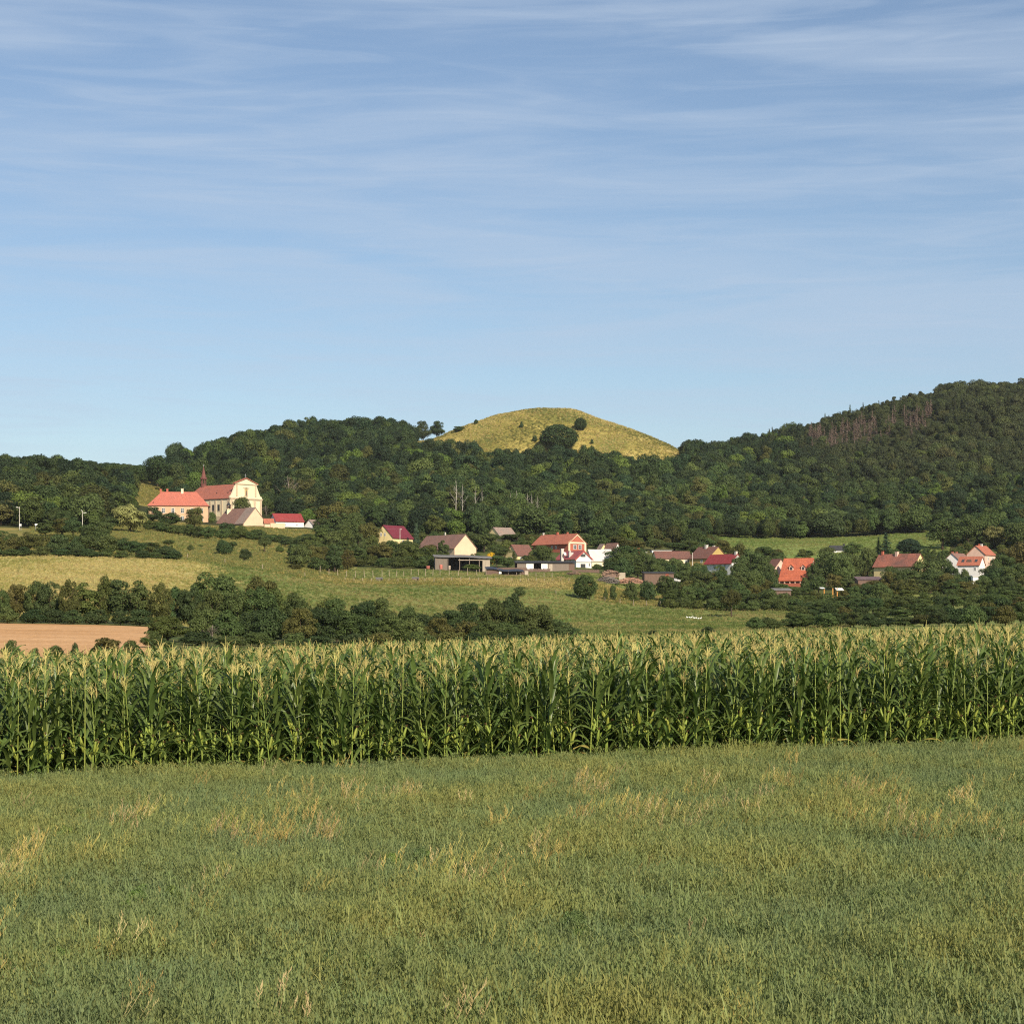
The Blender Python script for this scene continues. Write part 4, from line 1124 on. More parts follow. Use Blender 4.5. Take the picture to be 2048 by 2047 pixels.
def plank_fence(label, px, base, Y, wpx, hp, mat, th=4):
    s = Y / F
    root = thing('plank_fence', label, 'fence', ((px - CX) / F * Y, Y, zrow(base, Y)), math.radians(th))
    W, h = wpx * s, hp * s
    n = int(W / .36)
    rr = random.Random(int(px))
    pl_ = [MB().box(0, .33, 0, .04, -1, h + d).mesh('plank', mat) for d in (-.08, 0, .05, .1)]
    for i in range(n):
        o = obj('plank', rr.choice(pl_), root, (i * .36, rr.uniform(-.02, .02), 0))
    part('rail', MB().box(0, W, .07, .14, h * .25, h * .25 + .1).box(0, W, .07, .14, h * .75, h * .75 + .1), mat, root)
plank_fence('dark plank fence in front of the white gabled house', 1145, 1146, 694, 56, 7, WOODB)
plank_fence('low plank fence left of the whitewashed shed', 1034, 1144, 688, 68, 7, WOODB)
plank_fence('short pale plank fence right of the log heap', 1238, 1152, 672, 13, 7, WOODP)
s_, W_, L_, h_ = block('garden_shed', 'long black-roofed shed with red door behind shrubs right of log heap', 1289, 1160, 672, 6, 59, 3, 14, WOODB, R_BLACK, 'shed', .4)
d_ = part('door', MB().box(W_ * .72, W_ * .82, -.07, -.002, 0, h_ - .25), plain('red_door', (0.34, 0.09, 0.06), .7, .1, 1), s_)
part('handle', MB().box(W_ * .80, W_ * .805, -.11, -.07, 1.0, 1.2), METAL, d_)
block('garden_shed', 'small weathered grey shed below the orange-roofed house', 1549, 1187, 652, 10, 34, 3, 7, WOODB, R_DGREY, 'shed', .5)
block('garden_shed', 'long low shed with purplish roof under trees, left of patchy-roofed house', 1716, 1168, 676, 8, 49, 3, 9, WOODB, plain('purple_felt', (0.16, 0.11, 0.115), .8, .2, .5), 'shed', .9)
block('garden_hut', 'tiny white hut among trees below the right-hand houses', 1946, 1160, 670, 12, 11, 2, 8, W_WHITE, R_PALE, 'shed', .2)

def canopy():
    Y = 620.0; s = Y / F
    root = thing('garden_canopy', 'white garden awnings on orange posts among shrubs', 'awning', ((1642 - CX) / F * Y, Y, zrow(1190, Y)), math.radians(4))
    om = plain('orange_post', (0.60, 0.27, 0.07), .7, .1, 1)
    for x in (6.5, 24, 33):
        part('post', MB().box(x * s - .13, x * s + .13, 0, .2, -1, 2.2), om, root)
    part('awning', MB().prism_x([(-.6, 2.05), (2.0, 2.45), (2.0, 2.5), (-.6, 2.1)], -.2, 7.8 * s), WHITEP, root)
    part('awning', MB().prism_x([(-.6, 1.5), (2.0, 2.25), (2.0, 2.3), (-.6, 1.55)], 31 * s, 46 * s), WHITEP, root)
canopy()

def heap(label, px, base, Y, wpx, hpx, n, c1, c2, seed, name='log_heap', r=.11):
    """a heap of logs or rubble: pieces lying across each other on a mound"""
    s = Y / F; rr = random.Random(seed)
    W, H = wpx * s, hpx * s
    root = thing(name, label, 'wood pile', ((px - CX) / F * Y, Y, zrow(base, Y)))
    mats = [plain('%s_%d_a' % (name, seed), c1, .9, .25, 2), plain('%s_%d_b' % (name, seed), c2, .9, .25, 2)]
    mnd = MB()
    N1, N2 = 14, 6
    vs2 = []
    for j in range(N2 + 1):
        for i in range(N1 + 1):
            u, v = i / N1 * 2 - 1, j / N2 * 2 - 1
            z = H * .8 * max(0, 1 - u * u) ** .6 * max(0, 1 - v * v) ** .5 + rr.uniform(-.08, .08) - .25
            vs2.append((u * W / 2, v * 2.2, z))
    mnd.add(vs2, [(j * (N1 + 1) + i, j * (N1 + 1) + i + 1, (j + 1) * (N1 + 1) + i + 1, (j + 1) * (N1 + 1) + i) for j in range(N2) for i in range(N1)])
    part('mound', mnd, mats[1], root, True)
    mb = MB()
    for i in range(n):
        u, v = rr.uniform(-.97, .97), rr.uniform(-1, .35)
        z = H * .85 * (1 - u * u) ** .6 * (1 - min(.95, v * v)) ** .5 + rr.uniform(-.1, .22)
        a, l = rr.uniform(0, 3.14), rr.uniform(.3, .8)
        c = Vector((u * W / 2, v * 2.2, max(z, .02))); d = Vector((math.cos(a), math.sin(a) * .6, rr.uniform(-.35, .35))) * l
        mb.tube([c - d, c + d], [r * rr.uniform(.7, 1.3)] * 2, 5, rr.randrange(2))
    p = part('logs', mb, mats, root); p['kind'] = 'stuff'
heap('large reddish-brown log heap in front of the pale-roofed barns', 1221, 1153, 664, 34, 14, 130, (0.42, 0.27, 0.19), (0.24, 0.16, 0.12), 1)
heap('long grey heap of old branches below the reddish log heap', 1214, 1165, 640, 46, 12, 150, (0.24, 0.21, 0.18), (0.13, 0.11, 0.10), 2)
heap('brown heap of split wood by the plank fence, behind the round bush', 1147, 1153, 668, 32, 10, 110, (0.27, 0.18, 0.12), (0.14, 0.10, 0.075), 3)
heap('orange-brown rubble heap at the right end of the wood yard', 1261, 1165, 644, 46, 10, 150, (0.50, 0.28, 0.19), (0.34, 0.20, 0.14), 4, 'rubble_heap', .13)
heap('pale sawdust-coloured heap before the plank fence', 1122, 1162, 645, 24, 9, 60, (0.48, 0.33, 0.18), (0.30, 0.24, 0.10), 5, 'compost_heap', .07)

# ---- fences with wooden posts
def post_fence(label, pts, hgt, gap, mat, seed, wire=True, thick=.11):
    """pts: bearing, distance of the run's corners"""
    rr = random.Random(seed)
    P3 = [gpt(*p) for p in pts]
    root = thing('paddock_fence', label, 'fence', P3[0])
    base = Vector(P3[0])
    meshes = [MB().tube([(0, 0, -.6), (rr.uniform(-.05, .05), 0, hgt * k)], [thick, thick * .85], 6).mesh('post', mat) for k in (.85, 1, 1.06, 1.15)]
    tops = []
    for (p0, p1), (a, b) in zip(zip(pts[:-1], pts[1:]), zip(P3[:-1], P3[1:])):
        n = max(1, int((b - a).length / gap))
        for i in range(n + (p1 == pts[-1])):
            t = i / n
            q = gpt(p0[0] + (p1[0] - p0[0]) * t, p0[1] + (p1[1] - p0[1]) * t)
            o = obj('post', rr.choice(meshes), root, q - base)
            o.rotation_euler = (rr.uniform(-.05, .05), rr.uniform(-.06, .06), rr.uniform(0, 6))
            tops.append(q - base)
    if wire:
        for f_ in (.45, .85):
            mb = MB()
            for a, b in zip(tops[:-1], tops[1:]):
                mb.tube([a + Vector((0, 0, hgt * f_)), b + Vector((0, 0, hgt * f_))], [.006, .006], 3, cap=False)
            part('wire', mb, GREYBARK, root)
PALEW = plain('pale_post', (0.40, 0.33, 0.23), .85, .2, 2)
GREYW = plain('grey_post', (0.28, 0.23, 0.17), .85, .2, 2)
post_fence('taller post fence along the upper side of the paddock', [(640, 632), (764, 640), (880, 652), (972, 656)], 2.1, 2.65, PALEW, 1)
post_fence('short pale post fence along the lower side of the paddock', [(690, 608), (760, 606), (850, 608), (975, 612), (1138, 612)], 1.25, 2.45, PALEW, 2)
post_fence('short post fence climbing from the dry meadow towards the church', [(375, 612), (450, 596), (525, 585), (610, 590)], 1.4, 11, PALEW, 3)
post_fence('weathered fence posts at the field edge left of the round bush row', [(1112, 574), (1180, 572), (1240, 571), (1320, 571)], 1.6, 3.6, GREYW, 4)
post_fence('pale stock fence beside the tarpaulin shed', [(1040, 646), (1072, 645), (1104, 642)], 1.6, 2.4, PALEW, 5)

# ---- street lamps, signs, poles
def lamp(label, px, base, top, Y, arms):
    h = (base - top) * Y / F
    root = thing('street_lamp', label, 'street lamp', ((px - CX) / F * Y, Y, zrow(base, Y)))
    part('pole', MB().tube([(0, 0, -1), (0, 0, h)], [.13, .09], 8), CONC, root)
    for dx, dz in arms:
        part('arm', MB().tube([(0, 0, h + dz - .15), (dx * .6, -.1, h + dz)], [.045, .045], 5), METAL, root)
        part('lamp_head', MB().box(min(dx * .5, dx * 1.5), max(dx * .5, dx * 1.5), -.28, .08, h + dz - .02, h + dz + .16), WHITEP, root)
lamp('street lamp with one arm before the conical tree at far left', 38.8, 1060, 1013, 712, [(-.75, -.3)])
lamp('tall street lamp with two arms by the willow', 165, 1062, 1021, 716, [(-.3, .02), (.9, -.8)])
lamp('white street lamp in front of the maroon roof', 800, 1090, 1056, 782, [(.45, -.5)])
lamp('street lamp standing by the brown-roofed long house', 1290.5, 1128, 1102, 760, [(.5, -.5)])
def road_sign(label, px, Y, base, top, w):
    h = (base - top) * Y / F
    root = thing('road_sign', label, 'sign', ((px - CX) / F * Y, Y, zrow(base, Y)))
    part('post', MB().tube([(-w * .3, 0, -.5), (-w * .3, 0, h)], [.05, .05], 6).tube([(w * .3, 0, -.5), (w * .3, 0, h)], [.05, .05], 6), METAL, root)
    part('panel', MB().box(-w / 2, w / 2, -.09, -.05, h - .7, h), WHITEP, root)
road_sign('white road sign on posts, right of the two by the road', 72.5, 704, 1059, 1047, .95)
road_sign('greyish road sign on posts, left of the two by the road', 40.7, 704, 1060, 1047.5, .8)
def pole(label, px, base, top, Y, arm=True):
    h = (base - top) * Y / F
    root = thing('utility_pole', label, 'pole', ((px - CX) / F * Y, Y, zrow(base, Y)))
    part('shaft', MB().tube([(0, 0, -1), (0, 0, h)], [.16, .11], 8), CONC, root)
    if arm:
        part('crossarm', MB().box(-.8, .8, -.05, .05, h - .5, h - .36), METAL, root)
    return root, h
p1, h1 = pole('concrete utility pole right of the white cottage', 663, 1072, 1037, 890)
p2, h2 = pole('concrete pole between long brown-roofed house and ochre house', 1385, 1130, 1105, 772, False)
p3, h3 = pole('thin pole beside the small white cottage', 631.5, 1063, 1044, 905, False)
wr = MB()
for dx in (-.7, .7):
    a = Vector((dx, 0, h1 - .34)); b = Vector((gpt(800, 782) - p1.location)) + Vector((0, 0, 6.5)); b.z = zrow(1058, 782) - p1.location.z
    c = Vector((gpt(560, 905) - p1.location)); c.z = zrow(1035, 905) - p1.location.z
    for q in (b, c):
        pts = [a.lerp(q, i / 8) - Vector((0, 0, 1.2 * (1 - (i / 4 - 1) ** 2))) for i in range(9)]
        wr.tube(pts, [.02] * 9, 3, cap=False)
part('wire', wr, CONC, p1)

# ---- small things in the yard and paddock
def barrel(label, px, Y, base, c, r=.45, h=1.1, nm='barrel'):
    root = thing(nm, label, 'barrel', ((px - CX) / F * Y, Y, zrow(base, Y)))
    m = plain(nm + '_%d' % int(px), c, .6, .1, 1)
    part('body', MB().lathe([(r * .9, -.3), (r * .95, .05), (r, h * .3), (r * .97, h * .5), (r, h * .7), (r * .9, h)], 12), m, root, True)
    part('lid', MB().lathe([(r * .92, h), (r * .92, h + .05), (r * .2, h + .07)], 12), m, root)
barrel('faded red barrel leaning by the open shed', 882, 684, 1136, (0.52, 0.17, 0.13), .55, 1.2)
barrel('pale brown drum in front of the open shed', 899, 683, 1137, (0.45, 0.36, 0.28), .4, 1.0)
barrel('rusty red tub at the hedge end left of open shed', 856, 690, 1135.5, (0.36, 0.12, 0.09), .7, .7)
barrel('white round tank beside the small brown shed', 715.5, 784, 1107, (0.75, 0.73, 0.7), .5, 1.0, 'water_tank')
def kennel(label, px, Y, c):
    g = gpt(px, Y)
    root = thing('animal_shelter', label, 'shelter', g, .1)
    m = plain('shelter_%d' % int(px), c, .9, .2, 2)
    part('wall', MB().prism_x([(0, -.3), (1.6, -.3), (1.6, 1.15), (0, .9)], 0, 2.0), m, root)
    part('roof', MB().prism_x([(-.15, .9), (1.75, 1.2), (1.75, 1.27), (-.15, .97)], -.15, 2.15), R_DGREY, root)
    part('painted_opening', MB().box(1.25, 1.85, -.03, .0, -.1, .75), DARKIN, root)  # flat dark panel on the solid wall, the shade of a doorway painted
kennel('small brown animal shelter in the paddock, right of the other', 825, 618, (0.24, 0.17, 0.15))
kennel('small grey animal shelter in the paddock, left of the other', 752, 614, (0.20, 0.18, 0.15))
heap('low scrap pile by the right-hand shed with red door', 1352, 1163, 668, 10, 6, 14, (0.75, 0.73, 0.7), (0.5, 0.5, 0.5), 6, 'scrap_pile', .2)

# ---- geese
GW = plain('goose_white', (0.82, 0.80, 0.76), .8, .05, 3)
GB = plain('goose_bill', (0.62, 0.27, 0.05), .6, .05, 3)
def goose_mesh(pose):
    mb = MB()
    if pose == 0:      # head up
        path = [(-.52, 0, .50), (-.38, 0, .47), (-.15, 0, .42), (.10, 0, .43), (.26, 0, .52), (.33, 0, .68), (.34, 0, .85), (.38, 0, .94), (.47, 0, .94)]
    else:              # grazing
        path = [(-.52, 0, .50), (-.38, 0, .47), (-.15, 0, .43), (.10, 0, .41), (.28, 0, .40), (.42, 0, .30), (.50, 0, .18), (.55, 0, .10), (.60, 0, .06)]
    mb.tube(path, [.03, .12, .21, .20, .12, .06, .05, .07, .03], 10)
    for y in (-.08, .08):
        mb.tube([(0, y, .26), (.02, y, -.05)], [.022, .018], 5)
    bill = MB().tube([path[-1], (path[-1][0] + .10, 0, path[-1][2] - .02)], [.028, .012], 6)
    return mb.mesh('body', GW, True), bill.mesh('bill', GB)
GM = [goose_mesh(0), goose_mesh(1)]
GL = ['leftmost white goose of the flock on the meadow', 'second white goose from the left in the meadow flock', 'third white goose from the left in the meadow flock', 'fourth white goose from the left in the meadow flock',
      'fifth white goose from the left in the meadow flock', 'sixth white goose from the left in the meadow flock', 'rightmost white goose of the flock on the meadow']
for i, (px, po, rz) in enumerate([(1374, 0, 2.9), (1379.5, 1, .3), (1383.5, 0, .9), (1388, 0, 3.3), (1392.5, 1, .5), (1396.5, 1, 2.6), (1401.5, 0, .6)]):
    g = gpt(px, 512 + (i * 37 % 5) - 2 - i * .8)
    r = thing('goose', GL[i], 'goose', g, rz, 'geese grazing on the meadow')
    r.scale = (.62, .62, .82)
    obj('body', GM[po][0], r); obj('bill', GM[po][1], r)

# ------------------------------------------------------------------ single trees and bushes
D2, D3 = shade(DARK, 1.35), shade(MID, .85)
# hedge behind the stubble field
belt(['hedge', 'hedge', 'tall'], 318, [(-40, 1162), (30, 1164), (75, 1154), (120, 1150), (165, 1160), (210, 1140), (250, 1156), (300, 1150), (350, 1160)], 34, 54, [MID, D2, D3, shade(LIGHT, .85), OLIVE, MID], 'hedge_tree', 'in the hedge behind the stubble field', 'hedge behind the stubble field', 6, 2)
belt(['bush'], 306, [(-20, 1212), (120, 1210), (280, 1214)], 42, 60, [DARK, D2, MID], 'hedge_bush', 'along the back edge of the stubble field', 'bushes along the stubble field', 3, 3)
# the big clump in the middle distance
tree('hedge', 428, 330, 1126, 118, MID, 'clump_tree', 'tallest broad tree in the clump right of the stubble field')
tree('hedge', 522, 332, 1134, 92, shade(OLIVE, .85), 'clump_tree', 'greyish-green rounded tree right of the tallest clump tree')
belt(['hedge'], 322, [(385, 1165), (470, 1170), (560, 1166), (610, 1176), (690, 1192), (745, 1182), (800, 1200), (850, 1216)], 44, 78, [DARK, MID, D3, shade(LIGHT, .8)], 'clump_tree', 'in the rear row of the dark clump beyond the maize', 'rear row of the dark clump', 8, 4)
belt(['hedge'], 298, [(860, 1216), (905, 1208), (955, 1190), (1010, 1182), (1042, 1180), (1080, 1208), (1115, 1235), (1140, 1255)], 42, 84, [DARK, D2, D3], 'clump_tree', 'in the right half of the dark clump beyond the maize', 'right half of the dark clump', 5, 5)
belt(['hedge', 'bush'], 280, [(400, 1205), (480, 1215), (560, 1205), (640, 1212), (720, 1215), (800, 1225), (900, 1232), (1000, 1232), (1080, 1248)], 50, 84, [DARK, MID, OLIVE, D3, shade(LIGHT, .8)], 'clump_tree', 'in the middle row of the dark clump beyond the maize', 'middle row of the dark clump', 6, 6)
tree('hedge', 335, 252, 1226, 112, shade(LIGHT, .8), 'clump_bush', 'broad lighter green bush at the right end of the stubble field')
belt(['bush'], 250, [(400, 1262), (470, 1262), (560, 1258), (650, 1262), (760, 1256), (880, 1258), (980, 1256), (1080, 1262)], 62, 84, [D3, MID, DARK, OLIVE], 'clump_bush', 'in the front row of the clump just beyond the maize', 'front row of the dark clump', 6, 7)
tree('hedge', 303, 232, 1258, 58, MID, 'field_bush', 'mid-green bush at the right corner of the stubble field')
tree('bush', 326, 212, 1272, 60, D3, 'field_bush', 'low dark bush right of the stubble field corner')
tree('skel', 425, 262, 1248, 56, BROWN, 'bare_shrub', 'bare greyish shrub in the clump beyond the maize')
# bushes between stubble and maize
for px, top, w, c, lab in [(22, 1274, 50, MID, 'rounded bush at the far left behind the maize'), (70, 1292, 26, MID, 'small low bush between two others at the far left behind the maize'),
                           (107, 1287, 46, D3, 'dark bush left of the wide olive bush behind the maize'), (150, 1280, 24, DARK, 'narrow dark bush beside the wide olive bush'),
                           (212, 1266, 82, shade(OLIVE, .9), 'wide olive-green bush before the stubble field'), (262, 1272, 44, D3, 'dark bush at the right end of the stubble field front')]:
    tree('bush', px, 190, top, w, c, 'field_bush', lab)
# shrubs above the dry meadow
belt(['bush', 'oak'], 584, [(-30, 1062), (40, 1068), (100, 1062), (150, 1072), (195, 1052), (240, 1074), (290, 1084), (335, 1094)], 30, 52, [MID, D2, D3, OLIVE], 'shrub', 'in the shrub belt above the dry meadow', 'shrub belt above the dry meadow', 8, 8)
belt(['bush'], 574, [(-10, 1092), (200, 1090), (345, 1102)], 33, 44, [DARK, D2, MID], 'shrub', 'along the foot of the shrub belt above the dry meadow', 'foot of the shrub belt', 3, 9)
belt(['hedge', 'bush', 'tall'], 615, [(-30, 1048), (40, 1066), (100, 1062), (150, 1060), (195, 1050), (240, 1072), (285, 1078), (325, 1088)], 30, 54, [MID, D2, D3, shade(LIGHT, .75)], 'shrub', 'in the upper row of shrubs above the dry meadow', 'upper shrub belt above the dry meadow', 10, 31)
belt(['oak', 'tall'], 672, [(95, 1040), (140, 1036), (200, 1040)], 26, 46, [D3, D2, MID, OLIVE], 'road_tree', 'in the row between shrub belt and road', 'trees between shrub belt and road', 10, 32)
belt(['hedge', 'bush'], 1114, [(165, 932), (200, 926), (240, 930), (345, 920)], 26, 40, [DARK, D2], 'ridge_tree', 'on the ridge behind the slope pasture', 'ridge trees behind the pasture', 6, 33)
# left hand trees around the road
tree('tall', 62, 736, 987, 66, shade(LIGHT, .75), 'conical_tree', 'conical light green tree behind the one-armed street lamp')
tree('tall', 2, 736, 995, 66, shade(PALE, .7), 'conical_tree', 'pale green conical tree cut by the left picture edge')
tree('willow', 260, 748, 1004, 84, PALE, 'willow_tree', 'pale yellow-green willow below the rectory')
tree('oak', 215, 742, 1030, 60, D2, 'road_tree', 'dark tree left of the pale willow')
tree('oak', 112, 770, 985, 60, MID, 'road_tree', 'mid-green tree right of the conical tree')
tree('oak', 150, 778, 1000, 56, OLIVE, 'road_tree', 'olive tree behind the two-armed street lamp')
tree('oak', 190, 772, 1010, 56, D3, 'road_tree', 'dark green tree between two-armed lamp and willow')
# trees around the church
for px, Y, top, w, c, k, lab in [
    (305, 872, 1010, 50, D2, 'hedge', 'dark tree before the left end of the rectory'), (340, 862, 1022, 60, D3, 'hedge', 'dark tree before the middle of the rectory'),
    (388, 866, 1008, 58, OLIVE, 'hedge', 'olive-brown tree before the right end of the rectory'), (320, 810, 1042, 50, MID, 'bush', 'bush below the left end of the rectory'),
    (360, 808, 1052, 50, MID, 'bush', 'bush below the middle of the rectory'), (400, 812, 1052, 46, D3, 'bush', 'bush below the olive-brown rectory tree'),
    (453, 818, 1042, 36, D2, 'oak', 'small dark tree before the barn below the church'), (482, 816, 1048, 36, LIGHT, 'bush', 'light green bush at the barn corner below the church'),
    (515, 815, 1056, 40, MID, 'bush', 'bush before the beige barn gable below the church'), (545, 805, 1068, 36, MID, 'bush', 'bush below the farm wall'),
    (575, 800, 1074, 36, MID, 'bush', 'low bush below the beige outbuilding'), (430, 816, 1058, 40, D3, 'bush', 'low bush below the brown-roofed barn end'),
    (484, 925, 990, 44, shade(LIGHT, .8), 'oak', 'small leafy tree directly before the church front'), (424, 915, 1018, 20, LIGHT, 'bush', 'narrow light bush at the church flank'),
    (618, 815, 1066, 36, D2, 'oak', 'dark tree below the white cottage'), (648, 818, 1046, 56, MID, 'oak', 'mid-green tree right of the white cottage'),
    (672, 895, 999, 78, shade(OLIVE, 1.0), 'oak', 'tall olive-brown tree behind the utility pole'), (702, 872, 1003, 56, OLIVE, 'oak', 'olive tree between utility pole and maroon-roofed house'),
    (738, 800, 1038, 50, OLIVE, 'oak', 'rounded olive tree left of the maroon-roofed house'), (685, 820, 1056, 60, MID, 'oak', 'mid-green tree below the utility pole'),
    (338, 664, 1078, 28, D3, 'orchard', 'small round bush on the slope, leftmost of those below the church'), (381, 655, 1087, 17, D3, 'bush', 'tiny bush second from left on the slope below the church'),
    (449, 650, 1076, 42, D2, 'bush', 'wide dark bush on the slope below the barn'), (490, 628, 1092, 32, DARK, 'bush', 'dark round bush lowest on the slope below the church'),
    (529, 690, 1072, 32, MID, 'orchard', 'small tree on the slope below the farm wall'), (466, 690, 1082, 22, D3, 'orchard', 'thin small tree beside the wide dark bush'),
    (600, 640, 1080, 58, MID, 'bush', 'tall bush at the right end of the grassy slope'), (588, 622, 1126, 44, shade(OLIVE, .9), 'bush', 'olive low bush at the right foot of the slope'),
    (635, 645, 1110, 56, D3, 'bush', 'dark bush in the hedge right of the slope'), (665, 660, 1112, 50, MID, 'bush', 'bush in the hedge just left of the paddock corner'),
    (560, 700, 1090, 20, LIGHT, 'bush', 'tiny light bush right on the grassy slope'), (400, 690, 1090, 16, LIGHT, 'bush', 'tiny light bush in the middle of the grassy slope'),
    (632, 760, 1078, 50, MID, 'oak', 'tree behind the hedge right of the slope'), (570, 730, 1074, 30, D2, 'oak', 'small dark tree at the slope top below the outbuilding')]:
    tree(k, px, Y, top, w, c, 'slope_tree' if k in ('oak', 'orchard') else 'slope_bush', lab)
belt(['hedge', 'bush', 'hedge'], 768, [(300, 1040), (350, 1046), (420, 1050), (480, 1052), (525, 1060), (570, 1074), (620, 1068), (660, 1058)], 20, 38, [MID, D3, shade(LIGHT, .8), MID], 'slope_bush', 'in the bush row below rectory, barn and farm', 'bush row below the church farm', 10, 41)
belt(['hedge', 'tall'], 668, [(588, 1090), (620, 1082), (660, 1088), (692, 1094)], 19, 44, [MID, D3, D2, OLIVE], 'slope_tree', 'in the thicket between grassy slope and paddock', 'thicket between slope and paddock', 14, 42)
belt(['hedge', 'tall', 'oak'], 762, [(600, 1072), (640, 1056), (690, 1052), (742, 1070)], 24, 46, [MID, D3, shade(LIGHT, .9), OLIVE], 'slope_tree', 'in the layered trees between church farm and maroon roof', 'layered trees between church and village', 12, 44)
belt(['hedge', 'tall'], 712, [(592, 1084), (640, 1078), (690, 1084)], 22, 44, [MID, D3, shade(LIGHT, .8)], 'slope_tree', 'in the lower layer of trees left of the garden hedge', 'lower trees between church and village', 8, 45)
belt(['hedge', 'tall'], 850, [(648, 1030), (680, 1020), (710, 1020)], 24, 46, [MID, OLIVE, D3], 'slope_tree', 'in the group right of the white cottage', 'trees right of the white cottage', 16, 43)
tree('bush', 283, 1106, 944, 34, D2, 'ridge_bush', 'dark bush on the ridge above the slope pasture')
# village centre
for px, Y, top, w, c, k, lab in [
    (696, 735, 1104, 56, D3, 'bush', 'bush at the left end of the garden hedge'), (728, 738, 1108, 60, MID, 'bush', 'bush below the small brown shed'),
    (750, 742, 1084, 54, shade(LIGHT, .8), 'oak', 'light tree left in the garden hedge below the maroon roof'), (783, 740, 1080, 58, MID, 'oak', 'mid-green tree below the maroon roof'),
    (815, 745, 1078, 56, D3, 'oak', 'dark tree below the conifer beside the maroon roof'), (838, 726, 1096, 58, MID, 'oak', 'tree in the garden hedge left of beige barn'),
    (858, 740, 1084, 44, OLIVE, 'oak', 'olive tree at the left end of the mauve barn roof'), (772, 716, 1112, 60, MID, 'bush', 'low bush in the middle of the garden hedge'),
    (812, 712, 1110, 60, D3, 'bush', 'low dark bush right of middle in the garden hedge'), (852, 708, 1108, 50, MID, 'bush', 'low bush beside the open shed'),
    (887, 738, 1078, 32, D3, 'tall', 'dark upright tree before the mauve barn roof'), (833, 800, 1043, 15, shade(BLUE, 1.3), 'thuja', 'bluish columnar conifer beside the maroon roof'),
    (905, 728, 1106, 18, MID, 'bush', 'small bush at the foot of the beige barn gable'),
    (968, 800, 1062, 66, MID, 'oak', 'broad green tree right of the beige barn'), (1000, 770, 1092, 48, D3, 'oak', 'dark tree left of the dark brown roof'),
    (982, 742, 1099, 21, YEL, 'bush', 'bright yellow flowering bush right of the beige barn'), (993, 722, 1108, 44, MID, 'oak', 'tree in front of the yellow flowering bush'),
    (965, 735, 1110, 34, D3, 'bush', 'dark bush left of the yellow flowering bush'),
    (1028, 748, 1101, 11, shade(LIGHT, .8), 'thuja', 'slim green cypress before the dark-brown-roofed house'), (1050, 752, 1109, 17, DARK, 'orchard', 'small dark tree before the yellow wall'),
    (1085, 724, 1087, 52, MID, 'oak', 'leafy tree in front of the big red house'), (1068, 735, 1098, 34, shade(LIGHT, .8), 'oak', 'light tree left of the leafy tree by the red house'),
    (1108, 712, 1112, 20, D3, 'bush', 'small bush left of the white chimney'),
    (1252, 742, 1088, 92, D3, 'oak', 'big dark tree right of the pale-roofed barns'), (1222, 722, 1112, 36, MID, 'oak', 'tree before the right pale-roofed barn'),
    (1196, 712, 1126, 26, MID, 'bush', 'small bush at the foot of the pale-roofed barn'), (1285, 728, 1100, 56, MID, 'oak', 'tree left of the long brown-roofed house'),
    (1250, 700, 1122, 50, D3, 'bush', 'bush behind the pale plank fence'), (1320, 735, 1112, 56, MID, 'oak', 'tree before the long brown roof'),
    (1350, 722, 1116, 54, D3, 'oak', 'tree in front of the right end of long brown roof'), (1372, 735, 1120, 36, MID, 'bush', 'bush left of the concrete pole'),
    (1170, 571, 1147, 52, shade(MID, .9), 'round', 'neat round bush standing alone in front of the log heaps'),
    (1226, 578, 1164, 19, D3, 'bush', 'narrow bush right of the round bush'), (1211, 576, 1172, 12, MID, 'bush', 'tiny bush next to the round bush'),
    (1262, 590, 1158, 36, D3, 'bush', 'dark bush right of the rubble heap front'), (1294, 594, 1156, 42, D2, 'bush', 'dark bush before the black-roofed shed'),
    (1330, 602, 1146, 56, D3, 'oak', 'tree before the right half of the black-roofed shed'), (1268, 586, 1190, 26, shade(LIGHT, .8), 'bush', 'light low bush on the dry strip'),
    (1325, 572, 1191, 25, DARK, 'bush', 'round dark bush on the dry strip by fence posts'), (1040, 560, 1168, 28, D3, 'bush', 'bush behind the crest of the dark clump'),
    (1306, 355, 1258, 26, DARK, 'bush', 'small dark bush just above the maize, left of two'), (1416, 360, 1250, 38, DARK, 'bush', 'dark bush just above the maize, right of two'),
    (1390, 352, 1262, 18, D3, 'bush', 'tiny bush just above the maize between two larger'), (1463, 528, 1176, 54, shade(OLIVE, .62), 'orchard', 'orchard tree with bare trunk standing on the meadow edge')]:
    tree(k, px, Y, top, w, c, 'village_tree' if k in ('oak', 'orchard', 'tall', 'thuja') else 'village_bush', lab)
belt(['hedge', 'tall'], 722, [(688, 1092), (720, 1092), (760, 1084), (800, 1080), (835, 1086), (866, 1094)], 20, 42, [MID, D3, shade(LIGHT, .8), MID, OLIVE], 'garden_tree', 'in the garden hedge below the maroon roof', 'garden hedge below the maroon roof', 8, 34)
belt(['bush'], 702, [(690, 1112), (780, 1110), (862, 1114)], 26, 44, [MID, D3, shade(LIGHT, .75)], 'garden_bush', 'at the foot of the garden hedge along the paddock', 'foot of the garden hedge', 3, 35)
belt(['hedge', 'tall', 'bush'], 690, [(1222, 1118), (1262, 1108), (1300, 1122), (1345, 1124), (1400, 1128)], 30, 46, [MID, D3, D2], 'garden_tree', 'between the pale-roofed barns and the ochre house', 'gardens right of the pale-roofed barns', 8, 36)
belt(['oak'], 900, [(700, 1010), (800, 1022), (900, 1034), (1000, 1040), (1120, 1040), (1240, 1048), (1380, 1060)], 34, 52, [shade(LIGHT, .85), MID, OLIVE, MID, D3], 'slope_tree', 'in the light green row above the village roofs', 'light green trees above the village roofs', 22, 37)
